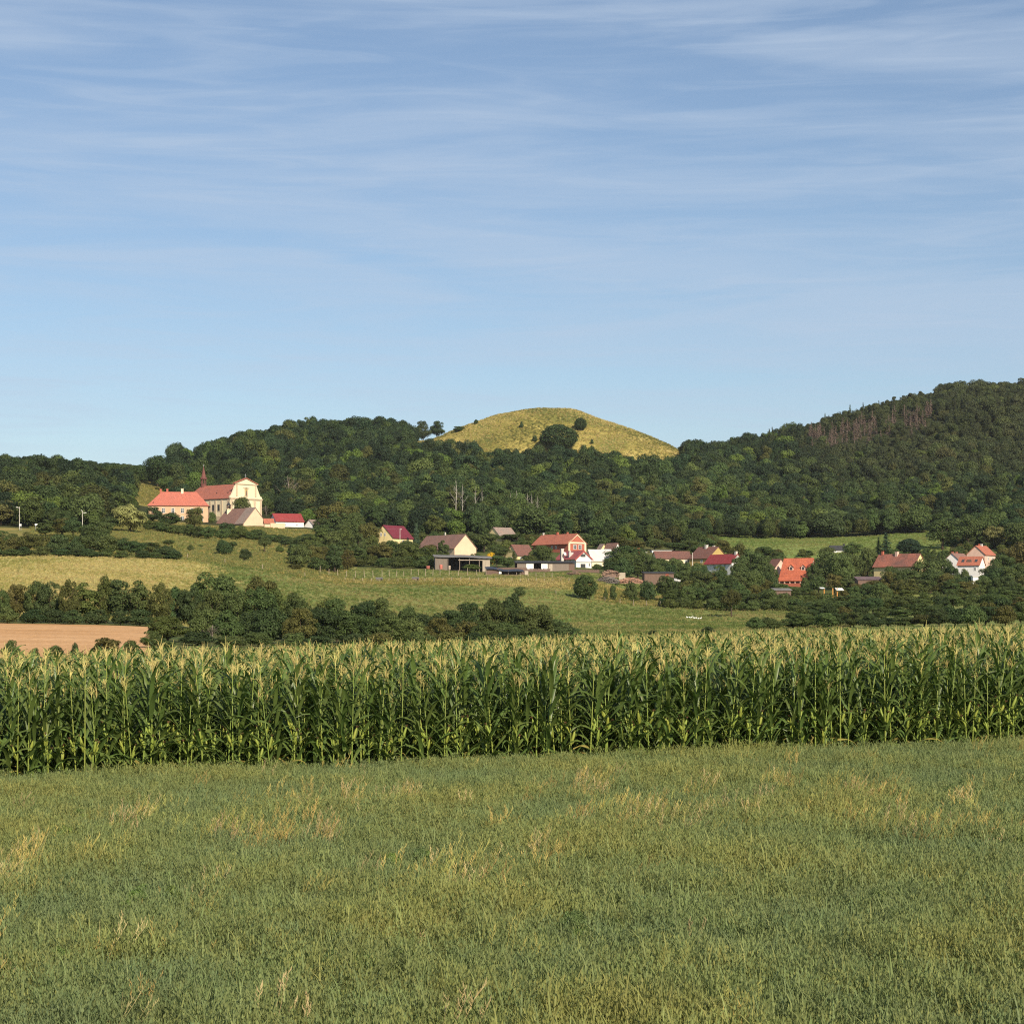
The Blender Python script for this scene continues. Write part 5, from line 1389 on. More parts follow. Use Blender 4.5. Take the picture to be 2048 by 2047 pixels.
belt(['oak'], 850, [(690, 1040), (745, 1046), (850, 1060), (940, 1062), (1060, 1062), (1200, 1070), (1290, 1078), (1420, 1080)], 36, 52, [shade(LIGHT, .85), MID, MID, OLIVE, D3], 'garden_tree', 'in the row just behind the village roofs', 'trees just behind the village roofs', 14, 38)
# village right
for px, Y, top, w, c, k, lab in [
    (1400, 722, 1130, 46, D3, 'bush', 'bush before the ochre house'), (1432, 712, 1136, 48, MID, 'bush', 'bush before the low rose-roofed house'),
    (1500, 742, 1094, 62, MID, 'oak', 'tall tree right of the low rose-roofed house'), (1528, 735, 1106, 56, D3, 'oak', 'dark tree left of the pink-gabled cottage'),
    (1492, 705, 1128, 74, MID, 'oak', 'broad tree before the gap between rose roof and pink cottage'), (1480, 800, 1078, 40, OLIVE, 'oak', 'olive tree rising in front of the upper meadow'),
    (1455, 685, 1146, 56, LIGHT, 'oak', 'light green tree below the low rose-roofed house'), (1405, 680, 1140, 56, D3, 'oak', 'dark tree below the ochre house'),
    (1370, 690, 1136, 50, MID, 'oak', 'tree right of the black-roofed shed'), (1535, 690, 1140, 44, D3, 'oak', 'tree below the pink-gabled cottage'),
    (1652, 735, 1096, 76, MID, 'oak', 'big tree right of the orange-roofed house'), (1700, 742, 1098, 70, D3, 'oak', 'big dark tree left of the patchy-roofed house'),
    (1735, 762, 1090, 46, MID, 'oak', 'tree between the big dark tree and the spruces'), (1612, 715, 1150, 34, D3, 'bush', 'bush at the right corner of the lean-to porch'),
    (1772, 845, 1066, 46, BLUE, 'spruce', 'taller blue-green spruce below the upper meadow'), (1757, 850, 1074, 26, D2, 'spruce', 'slim dark spruce left of the taller one'),
    (1818, 862, 1075, 50, shade(BLUE, .95), 'round', 'rounded dark tree right of the spruces'), (1790, 800, 1094, 44, D3, 'oak', 'tree behind the patchy roof'),
    (1705, 858, 1082, 50, MID, 'oak', 'tree beside the black-roofed house'), (1655, 850, 1092, 40, MID, 'oak', 'tree left of the black-roofed house'),
    (1850, 720, 1112, 62, MID, 'oak', 'tree right of the patchy-roofed house'), (1880, 730, 1108, 62, D3, 'oak', 'dark tree left of the right-hand houses'),
    (1800, 700, 1134, 76, MID, 'oak', 'broad tree below the patchy roof'), (1865, 690, 1138, 76, shade(MID, .9), 'oak', 'broad tree below the gap left of right-hand houses'),
    (1932, 690, 1132, 30, D3, 'bush', 'bush below the front right-hand house'), (2005, 735, 1104, 60, D3, 'oak', 'dark tree right of the right-hand houses'),
    (2040, 740, 1076, 70, shade(OLIVE, .8), 'oak', 'olive tree at the right picture edge'), (1985, 700, 1128, 60, DARK, 'oak', 'dark tree below the right-hand houses'),
    (2030, 690, 1124, 76, D2, 'oak', 'large dark tree at the right edge below the olive tree'),
    (1885, 880, 1032, 84, D3, 'oak', 'big tree at the right end of the upper meadow'), (1935, 890, 1024, 80, MID, 'oak', 'big tree above the red-roofed rear house'),
    (1990, 885, 1048, 66, shade(PALE, .75), 'willow', 'pale feathery tree above the right-hand houses'), (2035, 870, 1040, 70, D3, 'oak', 'dark tree above the right picture-edge olive tree'),
    (1560, 820, 1106, 40, MID, 'oak', 'tree behind the pink-gabled cottage'), (1530, 860, 1090, 44, MID, 'oak', 'tree at the lower edge of the upper meadow'),
    (1440, 850, 1076, 50, OLIVE, 'oak', 'olive tree at the left end of the upper meadow'), (1400, 830, 1085, 46, MID, 'oak', 'tree behind the ochre house roof'),
    (1615, 870, 1098, 34, MID, 'bush', 'low bush on the lower edge of the upper meadow'),
    (1440, 716, 1126, 40, MID, 'hedge', 'tree hiding the foot of the low rose-roofed house'), (1783, 716, 1128, 52, D3, 'hedge', 'tree hiding the left foot of the patchy-roofed house'),
    (1818, 713, 1130, 48, MID, 'hedge', 'tree hiding the right foot of the patchy-roofed house'), (1906, 706, 1122, 42, D3, 'hedge', 'tree before the white-gabled house on the right'),
    (1992, 706, 1118, 54, MID, 'hedge', 'tree hiding the foot of the rear right-hand house'), (1541, 716, 1128, 42, MID, 'hedge', 'tree hiding the left foot of the pink-gabled cottage'),
    (1628, 716, 1120, 46, D3, 'hedge', 'tree at the right gable of the orange-roofed house'), (1345, 716, 1108, 52, MID, 'hedge', 'full tree before the middle of the long brown roof'),
    (1304, 712, 1104, 50, D3, 'hedge', 'full dark tree before the left end of the long brown roof'), (1682, 716, 1094, 66, MID, 'hedge', 'full tall tree between orange-roofed and patchy-roofed houses'),
    (1246, 706, 1096, 62, MID, 'hedge', 'full tree right behind the log heap'), (1016, 722, 1112, 34, MID, 'hedge', 'full bush below the dark-brown-roofed house'),
    (952, 728, 1104, 36, D3, 'hedge', 'full bush at the right foot of beige barn gable'), (1060, 716, 1106, 34, shade(LIGHT, .8), 'hedge', 'light bush below the big red house'),
    (1400, 716, 1118, 46, MID, 'hedge', 'full tree before the ochre house'), (1478, 716, 1108, 50, D3, 'hedge', 'full tree at the grey gable of the rose-roofed house')]:
    tree(k, px, Y, top, w, c, 'village_bush' if k == 'bush' else ('spruce_tree' if k == 'spruce' else 'village_tree'), lab)
belt(['hedge', 'oak', 'tall'], 680, [(1340, 1140), (1400, 1142), (1450, 1142), (1500, 1136), (1540, 1160), (1620, 1172), (1650, 1140), (1720, 1164), (1780, 1140), (1840, 1136), (1900, 1142), (1950, 1150), (2000, 1128), (2075, 1120)], 27, 46, [MID, D3, D2, MID, OLIVE], 'belt_tree', 'in the uppermost row of the right-hand tree belt', 'uppermost tree belt at the right', 10, 11)
belt(['hedge', 'hedge', 'tall', 'bush'], 645, [(1345, 1152), (1400, 1156), (1460, 1150), (1530, 1166), (1570, 1186), (1620, 1180), (1660, 1190), (1700, 1166), (1760, 1160), (1830, 1154), (1900, 1158), (1980, 1148), (2075, 1146)], 28, 46, [MID, D3, D2, MID, OLIVE], 'belt_tree', 'in the upper row of the right-hand tree belt', 'upper tree belt at the right', 10, 12)
belt(['hedge', 'hedge', 'tall', 'bush'], 600, [(1345, 1172), (1420, 1170), (1500, 1178), (1600, 1188), (1700, 1186), (1800, 1180), (1900, 1176), (2070, 1168)], 28, 46, [MID, D3, MID, shade(LIGHT, .8)], 'belt_tree', 'in the middle row of the right-hand tree belt', 'middle tree belt at the right', 8, 13)
belt(['bush'], 572, [(1345, 1192), (1420, 1192), (1530, 1196), (1640, 1198)], 26, 44, [D3, MID, shade(LIGHT, .75)], 'belt_bush', 'along the meadow edge of the right-hand tree belt', 'bushes along the meadow edge', 4, 14)
belt(['oak', 'hedge'], 550, [(1620, 1198), (1700, 1196), (1800, 1192), (1900, 1190), (2075, 1184)], 32, 50, [MID, D3, shade(LIGHT, .8), D2], 'belt_tree', 'in the second lowest row of the right-hand tree belt', 'second lowest tree belt at the right', 8, 18)
belt(['tall', 'bush', 'hedge'], 490, [(1590, 1212), (1680, 1204), (1760, 1210), (1850, 1204), (1950, 1196), (2075, 1190)], 34, 54, [MID, D3, DARK, shade(OLIVE, .85)], 'belt_tree', 'in the lower row of the right-hand tree belt', 'lower tree belt at the right', 10, 15)
belt(['hedge', 'bush'], 405, [(1512, 1230), (1570, 1238), (1640, 1214), (1720, 1226), (1800, 1230), (1880, 1214), (1960, 1208), (2075, 1200)], 34, 58, [DARK, D3, MID, shade(OLIVE, .8)], 'belt_tree', 'in the front row of trees above the right-hand maize', 'front trees at the right', 10, 16)
# on the bare hill
def y_of_row(px, row, y0, y1):
    """distance at which the land at a bearing lies on a given sight line"""
    ys = np.linspace(y0, y1, 200)
    r = HY - zat(np.full(200, px), ys) / ys * F
    return float(ys[np.argmin(np.abs(r - row))])
tree('round', 1118, y_of_row(1118, 903, 1395, 1500), 846, 82, shade(DARK, .95), 'round_tree', 'large round dark tree on the grassy hill')
tree('round', 1161, y_of_row(1161, 861, 1395, 1520), 834, 27, DARK, 'hill_bush', 'dark bush right above the large round tree on the hill')
for px, base, top, w, lab in [(1043, 855, 841, 11, 'small bush left near the top of the grassy hill'), (1070, 884, 868, 15, 'small bush left of the large round tree'),
                           (1184, 888, 876, 9, 'small bush right of the large round tree, upper'), (1184, 902, 889, 12, 'small bush right of the large round tree, lower'),
                           (952, 848, 837, 12, 'lone small tree on the left shoulder of the hill'), (917, 862, 850, 28, 'low dark thicket on the left shoulder of the hill')]:
    tree('bush', px, y_of_row(px, base, 1395, 1528), top, w, D2, 'hill_bush', lab)
# skyline trees that stand out
for px, Y, top, w, k, c, lab in [(874, 1530, 838, 36, 'hedge', DARK, 'dark skyline tree nearest the grassy hill'), (846, 1520, 837, 36, 'hedge', DARK, 'dark skyline tree second from the grassy hill'),
                                 (805, 1478, 846, 50, 'hedge', DARK, 'dark skyline tree third from the grassy hill'), (770, 1465, 848, 46, 'hedge', D2, 'dark skyline tree fourth from the grassy hill'),
                                 (1464, 1545, 870, 34, 'oak', DARK, 'tall crown above the skyline in the saddle, right one'), (1490, 1545, 878, 22, 'oak', DARK, 'smaller crown above the skyline in the saddle'),
                                 (1395, 1560, 888, 22, 'oak', DARK, 'skyline crown just right of the grassy hill'),
                                 (315, 1085, 906, 62, 'oak', DARK, 'big dark skyline tree left of the church spire'), (275, 1080, 928, 42, 'oak', D2, 'skyline tree left of the big dark one')]:
    tree(k, px, Y, top, w, c, 'skyline_tree', lab)
for px, Y, top, w, lab in [(735, 1412, 848, 14, 'bare dead trunk on the skyline left of the hill'), (912, 1005, 958, 30, 'white dead birch, leftmost and tallest of the group'), (925, 1000, 968, 20, 'white dead birch, second from left'),
                           (951, 1010, 974, 14, 'white dead birch, third from left'), (964, 1008, 972, 12, 'white dead birch, fourth from left'), (1021, 1010, 984, 12, 'slim dead birch right of the middle of the group'),
                           (1033, 1005, 980, 22, 'forked white dead birch in the group'), (1055, 1006, 986, 22, 'spreading white dead birch at the right of the group'),
                           (1063, 1000, 986, 12, 'upright dead birch beside the spreading one'), (1075, 1004, 990, 10, 'rightmost thin dead birch of the group'),
                           (1655, 1180, 978, 22, 'white forked dead tree on the right-hand wooded slope'), (1790, 1480, 870, 14, 'pale dead tree among brown spruces')]:
    tree('bare', px, Y, top, w, BROWN, 'dead_birch_tree', lab)
for px, Y, top, w, lab in [(578, 1040, 950, 44, 'grey bare spreading tree above the white house'), (532, 1000, 1010, 34, 'grey leafless scrub right of the church front'), (1500, 1345, 925, 26, 'brownish bare scrub in the saddle wood'),
                           (830, 1385, 902, 50, 'pale leafless scrub below the skyline left of the hill'), (770, 1240, 955, 40, 'grey bare tree in the wood above the maroon roof')]:
    tree('skel', px, Y, top, w, BROWN, 'bare_tree', lab)
# dead brown spruces on the right-hand hill
rr = random.Random(21)
spots = []
for i in range(260):
    u = rr.random()
    px = 1618 + 245 * u
    lo, hi = (1440, 1740)
    Y = rr.uniform(lo, hi)
    spots.append((px, Y))
for px, Y in spots:
    g = float(zat(px, Y)[0]); gy = HY - g / Y * F
    line = np.interp(px, [1618, 1700, 1760, 1862], [905, 880, 870, 850])
    if gy > line + 20 or gy < line - 27:
        continue
    tree('dead', px, Y, gy - rr.uniform(22, 34), rr.uniform(10, 16), BROWN, 'dead_spruce_tree', 'brown dead spruce in the dying patch on the right-hand wooded hill', 'dead spruces on the right-hand hill')
for i in range(7):
    px = [1567, 1582, 1500, 1528, 1590, 1650, 1700][i]
    Y = 1640 if px < 1620 else 1720
    gy = HY - float(zat(px, Y)[0]) / Y * F
    tree('spruce', px, Y, gy - 32, 13, D2, 'spruce_tree', '%s living spruce from the left along the ridge of the right-hand hill' % ORD[[2, 3, 0, 1, 4, 5, 6][i]])

# ------------------------------------------------------------------ the far woods (one mass)
def jgrid(x0, x1, y0, y1, step, rng):
    xs = np.arange(x0, x1, step); ys = np.arange(y0, y1, step * .95)
    X, Yv = np.meshgrid(xs, ys)
    X = X + rng.uniform(-.45, .45, X.shape) * step; Yv = Yv + rng.uniform(-.45, .45, Yv.shape) * step
    return X.ravel(), Yv.ravel()
rng = np.random.default_rng(5)
x, y = jgrid(-620, 640, 720, 1860, 8.2, rng)
px = CX + x / y * F
ok = (px > -420) & (px < 2460)
ylo = np.interp(px, [-420, 190, 200, 300, 305, 560, 570, 690, 700, 960, 1010, 1200, 1300, 1400, 1405, 1885, 1890, 2460],
                [722, 730, 800, 1000, 1010, 1010, 935, 925, 880, 880, 890, 870, 880, 890, 975, 1005, 925, 900])
ok &= ~((px > 888) & (px < 1098) & (y > 925) & (y < 1014) & (rng.random(len(px)) < .85))
yhi = np.interp(px, [-420, 330, 380, 480, 560, 700, 818, 826, 900, 960, 1060, 1180, 1260, 1360, 1366, 1500, 1540, 1650, 2460], [1190, 1190, 1260, 1380, 1450, 1500, 1505, 1335, 1350, 1368, 1352, 1352, 1366, 1372, 1600, 1640, 1760, 1850, 1860])
ok &= (y > ylo) & (y < yhi)
ok &= ~((px > 172) & (px < 330) & (y > np.where(px > 250, 935, 985)) & (y < 1108) & ~((px > 222) & (px < 262) & (rng.random(len(px)) < .75)))
dl = np.interp(px, [1618, 1700, 1760, 1862], [905, 880, 870, 850])
gr = HY - zat(px, y) / y * F
ok &= ~((px > 1610) & (px < 1866) & (y > 1440) & (gr > dl - 24) & (gr < dl + 20) & (rng.random(len(px)) < .85))
# leave out what lies far over the back of each ridge
sel = np.where(ok)[0]
x, y, px = x[sel], y[sel], px[sel]
z = zat(px, y)
n = len(x)
row = HY - z / y * F
nse = .5 + .5 * np.sin(x * .031 + 1.1 * np.sin(y * .017)) * np.sin(y * .023 + 1.7 * np.sin(x * .013))
low = np.clip((row - 940) / 110, 0, 1)              # the lower slope carries younger, lighter trees
pal = np.array([(0.034, 0.058, 0.025), (0.042, 0.067, 0.024), (0.060, 0.090, 0.028), (0.088, 0.122, 0.034), (0.092, 0.102, 0.030)])
pr = np.stack([.42 - .32 * low, .30 - .10 * low, .22 + .12 * low, .03 + .20 * low + .05 * nse, .02 + .10 * low], 1)
pr /= pr.sum(1, keepdims=True)
cum = pr.cumsum(1)
pick = (rng.random(n)[:, None] > cum).sum(1).clip(0, 4)
tint = pal[pick] * rng.uniform(.68, 1.36, (n, 1)) * (.85 + .3 * nse[:, None])
glow = rng.random(n) < .045
tint = np.where(glow[:, None], np.array([0.12, 0.175, 0.036]), tint)
hill = np.clip((px - 1560) / 150, 0, 1) * np.clip((y - 1150) / 150, 0, 1)
tint = tint * (1 - .5 * hill[:, None]) + .5 * hill[:, None] * np.array([0.086, 0.090, 0.036]) * rng.uniform(.75, 1.25, (n, 1))
conif = (px > 1530) & (y > 1330) & (rng.random(n) < np.clip((y - 1330) / 250, 0, .6) * np.interp(px, [1530, 1760, 1850], [1.0, 1.0, .35]))
big = rng.random(n) ** 2.5
stand = .5 + .5 * np.sin(x * .021 + 2.3 * np.sin(y * .011 + 1)) * np.sin(y * .019 + 2 * np.sin(x * .017))
hs = (.72 + .30 * stand + .75 * big) * rng.uniform(.88, 1.12, n) * np.interp(row, [860, 950, 1050], [1.0, 1.1, .85])
ws = (.72 + .20 * stand + .62 * big) * rng.uniform(.88, 1.15, n)
edge = np.ones(n)
edge = np.where((px > 830) & (px < 1370) & (y > 1320), .62, edge)
edge = np.where((px > 1330) & (px < 1450) & (y > 1440), .72, edge)
edge = np.where((px > 1590) & (px < 1880) & (y > 1390), .66, edge)
hs = hs * edge; ws = ws * edge ** .7
lefts = (px < 345) & (y > 1020)
hs = np.where(lefts, np.minimum(hs * .8, .8), hs); ws = np.where(lefts, np.minimum(ws, .9), ws)
near = (px > 826) & (px < 1372) & (y > 1315)
hs = np.where(near, np.minimum(hs, .55), hs); ws = np.where(near, np.minimum(ws, .75), ws)
protos = [t[0] for t in T['wood'][:6]] + [t[0] for t in T['tall']] + [t[0] for t in T['pine']] + [t[0] for t in T['spruce']]
idx = rng.integers(0, 9, n)
cid = rng.integers(9, 15, n)
idx = np.where(conif, cid, idx)
tint = np.where(conif[:, None], np.array([0.055, 0.068, 0.026]) * rng.uniform(.7, 1.25, (n, 1)), tint)
scl = np.stack([ws * rng.uniform(.8, 1.25, n), ws * rng.uniform(.8, 1.25, n), hs], 1)
scatter('forest', protos, np.stack([x, y, z - .4], 1), rng.uniform(0, 6.28, n), scl, idx, tint, rng.normal(0, .09, (n, 2)))

# undergrowth along wood edges and in village gardens
x, y = jgrid(-260, 330, 700, 1045, 5.0, rng)
px = CX + x / y * F
ylo = np.interp(px, [-420, 200, 330, 400, 690, 700, 1300, 1900, 2460], [745, 760, 1015, 1015, 930, 800, 800, 740, 720])
gard = (y > ylo) & (px > -300) & (px < 2350) & ~((px > 1435) & (px < 1895) & (y > 872)) & ~((px > 170) & (px < 335) & (y > 980)) & (rng.random(len(px)) < .5)
# keep clear of the buildings
bl = [(b.location.x, b.location.y) for b in bpy.data.objects if b.parent is None and b.get('category') in ('house', 'barn', 'church', 'shed')]
for bx_, by_ in bl:
    gard &= ~((np.abs(x - bx_) < 13) & (y > by_ - 26) & (y < by_ + 20))
gard &= ~((px > 280) & (px < 650) & (y < 1000))
x, y, px = x[gard], y[gard], px[gard]; n = len(x)
tint = np.array([MID, D3, LIGHT, OLIVE])[rng.integers(0, 4, n)] * rng.uniform(.8, 1.15, (n, 1))
s_ = rng.uniform(.45, .85, n)
scatter('undergrowth', [t[0] for t in T['bush']], np.stack([x, y, zat(px, y) - .2], 1), rng.uniform(0, 6.28, n), np.stack([s_, s_, s_ * rng.uniform(.8, 1.2, n)], 1), rng.integers(0, 5, n), tint)

# ------------------------------------------------------------------ rough grass on meadows and hill
GRASSM = foliage('grass_blade', transl=.3, vary=.25)
def tuft_mesh(seed, n=26, h=.8, r=.45, w=.05):
    rg = np.random.default_rng(seed)
    V, Fc = [], []
    for i in range(n):
        a = rg.uniform(0, 6.28); d = r * math.sqrt(rg.random()); b = rg.uniform(0, 6.28); hh = h * rg.uniform(.5, 1.1); l = rg.uniform(.1, .45) * hh
        p = np.array([math.cos(a) * d, math.sin(a) * d, -.05]); q = np.array([math.cos(b), math.sin(b), 0])
        s = np.array([-q[1], q[0], 0]) * w * .5
        k = len(V)
        V += [p - s, p + s, p + q * l * .4 + [0, 0, hh * .65] + s * .8, p + q * l * .4 + [0, 0, hh * .65] - s * .8, p + q * l + [0, 0, hh]]
        Fc += [(k, k + 1, k + 2, k + 3), (k + 3, k + 2, k + 4, k + 4)]
    V = np.array(V)
    me = bpy.data.meshes.new('tuft')
    me.from_pydata([tuple(v) for v in V], [], [f[:3] if f[2] == f[3] else f for f in Fc])
    me.materials.append(GRASSM)
    return me
TUFT = [tuft_mesh(i, 26, .8, .5, .09) for i in range(4)]
def grass_on(name, n, fpx, fY, cond, pal, smin, smax, seed, freq=1.0):
    rg = np.random.default_rng(seed)
    P_ = rg.uniform(*fpx, n); Yv = np.sqrt(rg.uniform(fY[0] ** 2, fY[1] ** 2, n))
    c = cond(P_, Yv)
    P_, Yv = P_[c], Yv[c]; n = len(P_)
    pt = np.stack([(P_ - CX) / F * Yv, Yv, zat(P_, Yv)], 1)
    nz = .5 + .5 * np.sin(pt[:, 0] * .09 * freq + np.sin(pt[:, 1] * .05 * freq) * 2) * np.sin(pt[:, 1] * .06 * freq + pt[:, 0] * .02)
    pal = np.array(pal)
    k = np.clip((nz + rg.normal(0, .28, n)) * len(pal), 0, len(pal) - 1).astype(int)
    s = rg.uniform(smin, smax, n)
    scatter(name, TUFT, pt, rg.uniform(0, 6.28, n), np.stack([s * 1.4, s * 1.4, s], 1), rg.integers(0, 4, n), pal[k] * rg.uniform(.8, 1.2, (n, 1)))
DRY = [(0.22, 0.21, 0.06), (0.32, 0.27, 0.085), (0.40, 0.33, 0.12), (0.45, 0.37, 0.15)]
GRN = [(0.12, 0.165, 0.042), (0.165, 0.195, 0.055), (0.215, 0.22, 0.072), (0.28, 0.25, 0.095)]
grass_on('hill_grass', 18000, (820, 1380), (1360, 1570), lambda p, Y: Y > 1360, [(0.17, 0.175, 0.050), (0.31, 0.265, 0.080), (0.45, 0.37, 0.135), (0.53, 0.44, 0.18)], .6, 1.3, 3, .55)
grass_on('dry_meadow_grass', 14000, (-150, 470), (346, 575), lambda p, Y: p < 425 + (560 - Y) * .62 + np.random.default_rng(1).normal(0, 26, len(p)), [(0.27, 0.27, 0.08), (0.38, 0.33, 0.115), (0.44, 0.37, 0.145), (0.48, 0.40, 0.17)], .3, .6, 4)
grass_on('meadow_grass', 26000, (420, 1700), (346, 690), lambda p, Y: (p > 425 + (560 - Y) * .62 + np.random.default_rng(2).normal(0, 26, len(p))), GRN, .3, .7, 5)
grass_on('slope_grass', 14000, (60, 700), (580, 890), lambda p, Y: p < 700, GRN[2:3] + DRY[:2] + GRN[1:3], .5, 1.0, 6)
grass_on('fence_side_tufts', 5000, (640, 1345), (570, 625), lambda p, Y: ((p < 1190) & (Y > 592)) | ((p > 1190) & (Y > 572)), DRY, .5, 1.0, 7)
grass_on('upper_meadow_grass', 6000, (1400, 1900), (870, 1002), lambda p, Y: Y > 0, [(0.15, 0.205, 0.05), (0.18, 0.225, 0.06), (0.24, 0.245, 0.08)], .4, .7, 8)
grass_on('pasture_grass', 4000, (170, 340), (980, 1115), lambda p, Y: Y > 0, DRY[:2] + GRN[2:], .6, 1.2, 9)

# ------------------------------------------------------------------ maize
CLEAF = foliage('corn_leaf', transl=.28, rough=.42, spec=.45, vary=.35, attr=False, col=(0.118, 0.172, 0.042))
CYEL = foliage('corn_leaf_yellowed', transl=.2, rough=.6, spec=.2, vary=.3, attr=False, col=(0.30, 0.25, 0.07))
CSTALK = foliage('corn_stalk', transl=.0, rough=.5, spec=.3, vary=.2, attr=False, col=(0.19, 0.24, 0.045))
CEAR = foliage('corn_husk', transl=.1, rough=.5, spec=.3, vary=.15, attr=False, col=(0.26, 0.31, 0.055))
CSILK = plain('corn_silk', (0.13, 0.07, 0.03), .8, .2, 5)
CTAS = foliage('corn_tassel', transl=.2, rough=.7, spec=.15, vary=.2, attr=False, col=(0.62, 0.53, 0.20))
def corn_leaf(mb, z, az, ln, w, el, droop, twist, mi=0, n=7):
    p = Vector((math.cos(az) * .012, math.sin(az) * .012, z)); e = el
    o = len(mb.v)
    for i in range(n + 1):
        t = i / n
        d = Vector((math.cos(az) * math.cos(e), math.sin(az) * math.cos(e), math.sin(e)))
        side = Vector((-math.sin(az), math.cos(az), 0)); up = d.cross(side) * -1
        a = twist * t
        sd = side * math.cos(a) + up * math.sin(a); u2 = up * math.cos(a) - side * math.sin(a)
        ww = w * (.55 + .45 * min(1, t / .3)) * (1 - max(0, t - .35) / .65) ** .75 * .5
        wav = .012 * math.sin(t * 17 + az * 5)
        mb.v += [tuple(p - sd * ww + u2 * (ww * .45 + wav)), tuple(p), tuple(p + sd * ww + u2 * (ww * .45 - wav))]
        p = p + d * (ln / n)
        e -= droop * (.25 + 1.6 * t) / n
        az += twist * .05
    for i in range(n):
        a = o + i * 3
        mb.f += [(a, a + 1, a + 4, a + 3), (a + 1, a + 2, a + 5, a + 4)]; mb.m += [mi, mi]
def corn_parts(seed):
    """pieces of one maize plant: stalk, leaves, ear with silk, tassel"""
    rg = random.Random(seed)
    H = rg.uniform(1.88, 2.42)
    az0 = rg.uniform(0, 6.28)
    nleaf = rg.randint(12, 14)
    lx, ly = rg.uniform(-.04, .04), rg.uniform(-.04, .04)
    st = MB().tube([(0, 0, -.1), (0, 0, .5), (lx * .5, ly * .5, H * .55), (lx, ly, H)], [.016, .0155, .012, .005], 6)
    for k in range(1, 6):
        zz = .2 + .19 * k
        st.lathe([(.0155, zz - .012), (.019, zz), (.0155, zz + .012)], 6)
    leaves = []
    for i in range(nleaf):
        t = i / (nleaf - 1)
        z = .22 + (H - .27) * t
        az = az0 + math.pi * i + rg.uniform(-.45, .45)
        ln = (.55 + .42 * math.sin(math.pi * min(1, .15 + t * .8))) * rg.uniform(.85, 1.12) * (1 if t < .85 else .72)
        el = math.radians(52 + 18 * t + rg.uniform(-9, 9))
        dr = math.radians(rg.uniform(80, 165) * (1.1 - .45 * t))
        m = MB(); corn_leaf(m, z, az, ln, .080 * rg.uniform(.85, 1.15) * (1 if t < .9 else .8), el, dr, rg.uniform(-.9, .9))
        leaves.append(m)
    ears = []
    for k in range(1 if rg.random() < .8 else 2):
        z = H * (.42 + .08 * k) + rg.uniform(-.08, .08); a = az0 + rg.uniform(-.5, .5) + math.pi * k
        d = Vector((math.cos(a) * .30, math.sin(a) * .30, .95)).normalized()
        p0 = Vector((math.cos(a) * .015, math.sin(a) * .015, z)); L_ = rg.uniform(.24, .30)
        e = MB().tube([p0, p0 + d * L_ * .25, p0 + d * L_ * .6, p0 + d * L_ * .9, p0 + d * L_], [.012, .026, .028, .016, .007], 7)
        corn_leaf(e, 0, a + .5, .22, .05, 1.2, .7, .3, 0, 4)
        for q in range(len(e.v) - 15, len(e.v)):
            e.v[q] = (e.v[q][0] + p0.x, e.v[q][1] + p0.y, e.v[q][2] + p0.z)
        s = MB()
        tip = p0 + d * L_
        for j in range(5):
            b = rg.uniform(0, 6.28)
            s.tube([tip - d * .02, tip + d * .04 + Vector((math.cos(b) * .02, math.sin(b) * .02, 0)), tip + d * .05 + Vector((math.cos(b) * .035, math.sin(b) * .035, -.03))], [.006, .005, .002], 3, cap=False)
        ears.append((e, s))
    ta = MB(); hz = rg.uniform(.26, .36)
    tp = Vector((lx, ly, H - .02))
    ta.tube([tp, tp + Vector((0, 0, hz * .55)), tp + Vector((rg.uniform(-.04, .04), rg.uniform(-.04, .04), hz))], [.005, .006, .002], 4, cap=False)
    for j in range(rg.randint(6, 10)):
        b = rg.uniform(0, 6.28); z0 = rg.uniform(.02, .14); l = rg.uniform(.14, .24); o = rg.uniform(.35, .95)
        q = tp + Vector((0, 0, z0))
        ta.tube([q, q + Vector((math.cos(b) * l * .45 * o, math.sin(b) * l * .45 * o, l * .62)), q + Vector((math.cos(b) * l * o, math.sin(b) * l * o, l * (.95 - .3 * o)))], [.0024, .0037, .0014], 3, cap=False)
    return st, leaves, ears, ta
CORN = []
for v in range(12):
    st, lv, er, ta = corn_parts(900 + v)
    CORN.append((st.mesh('stalk', CSTALK, True), [m.mesh('leaf', CYEL if (q < 2 and (v * 3 + q) % 4 == 0) else CLEAF, True) for q, m in enumerate(lv)],
                 [(e.mesh('ear', CEAR, True), s.mesh('silk', CSILK)) for e, s in er], ta.mesh('tassel', CTAS)))
def corn_joined(seed):
    st, lv, er, ta = corn_parts(seed)
    mb = MB()
    mb.add(st.v, st.f, 0)
    for q, m in enumerate(lv):
        mb.add(m.v, m.f, 5 if (q < 2 and (seed + q) % 4 == 0) else 1)
    for e, s in er:
        mb.add(e.v, e.f, 2); mb.add(s.v, s.f, 3)
    mb.add(ta.v, ta.f, 4)
    return mb.mesh('maize', [CSTALK, CLEAF, CEAR, CSILK, CTAS, CYEL], True)
CORNJ = [corn_joined(950 + v) for v in range(8)]
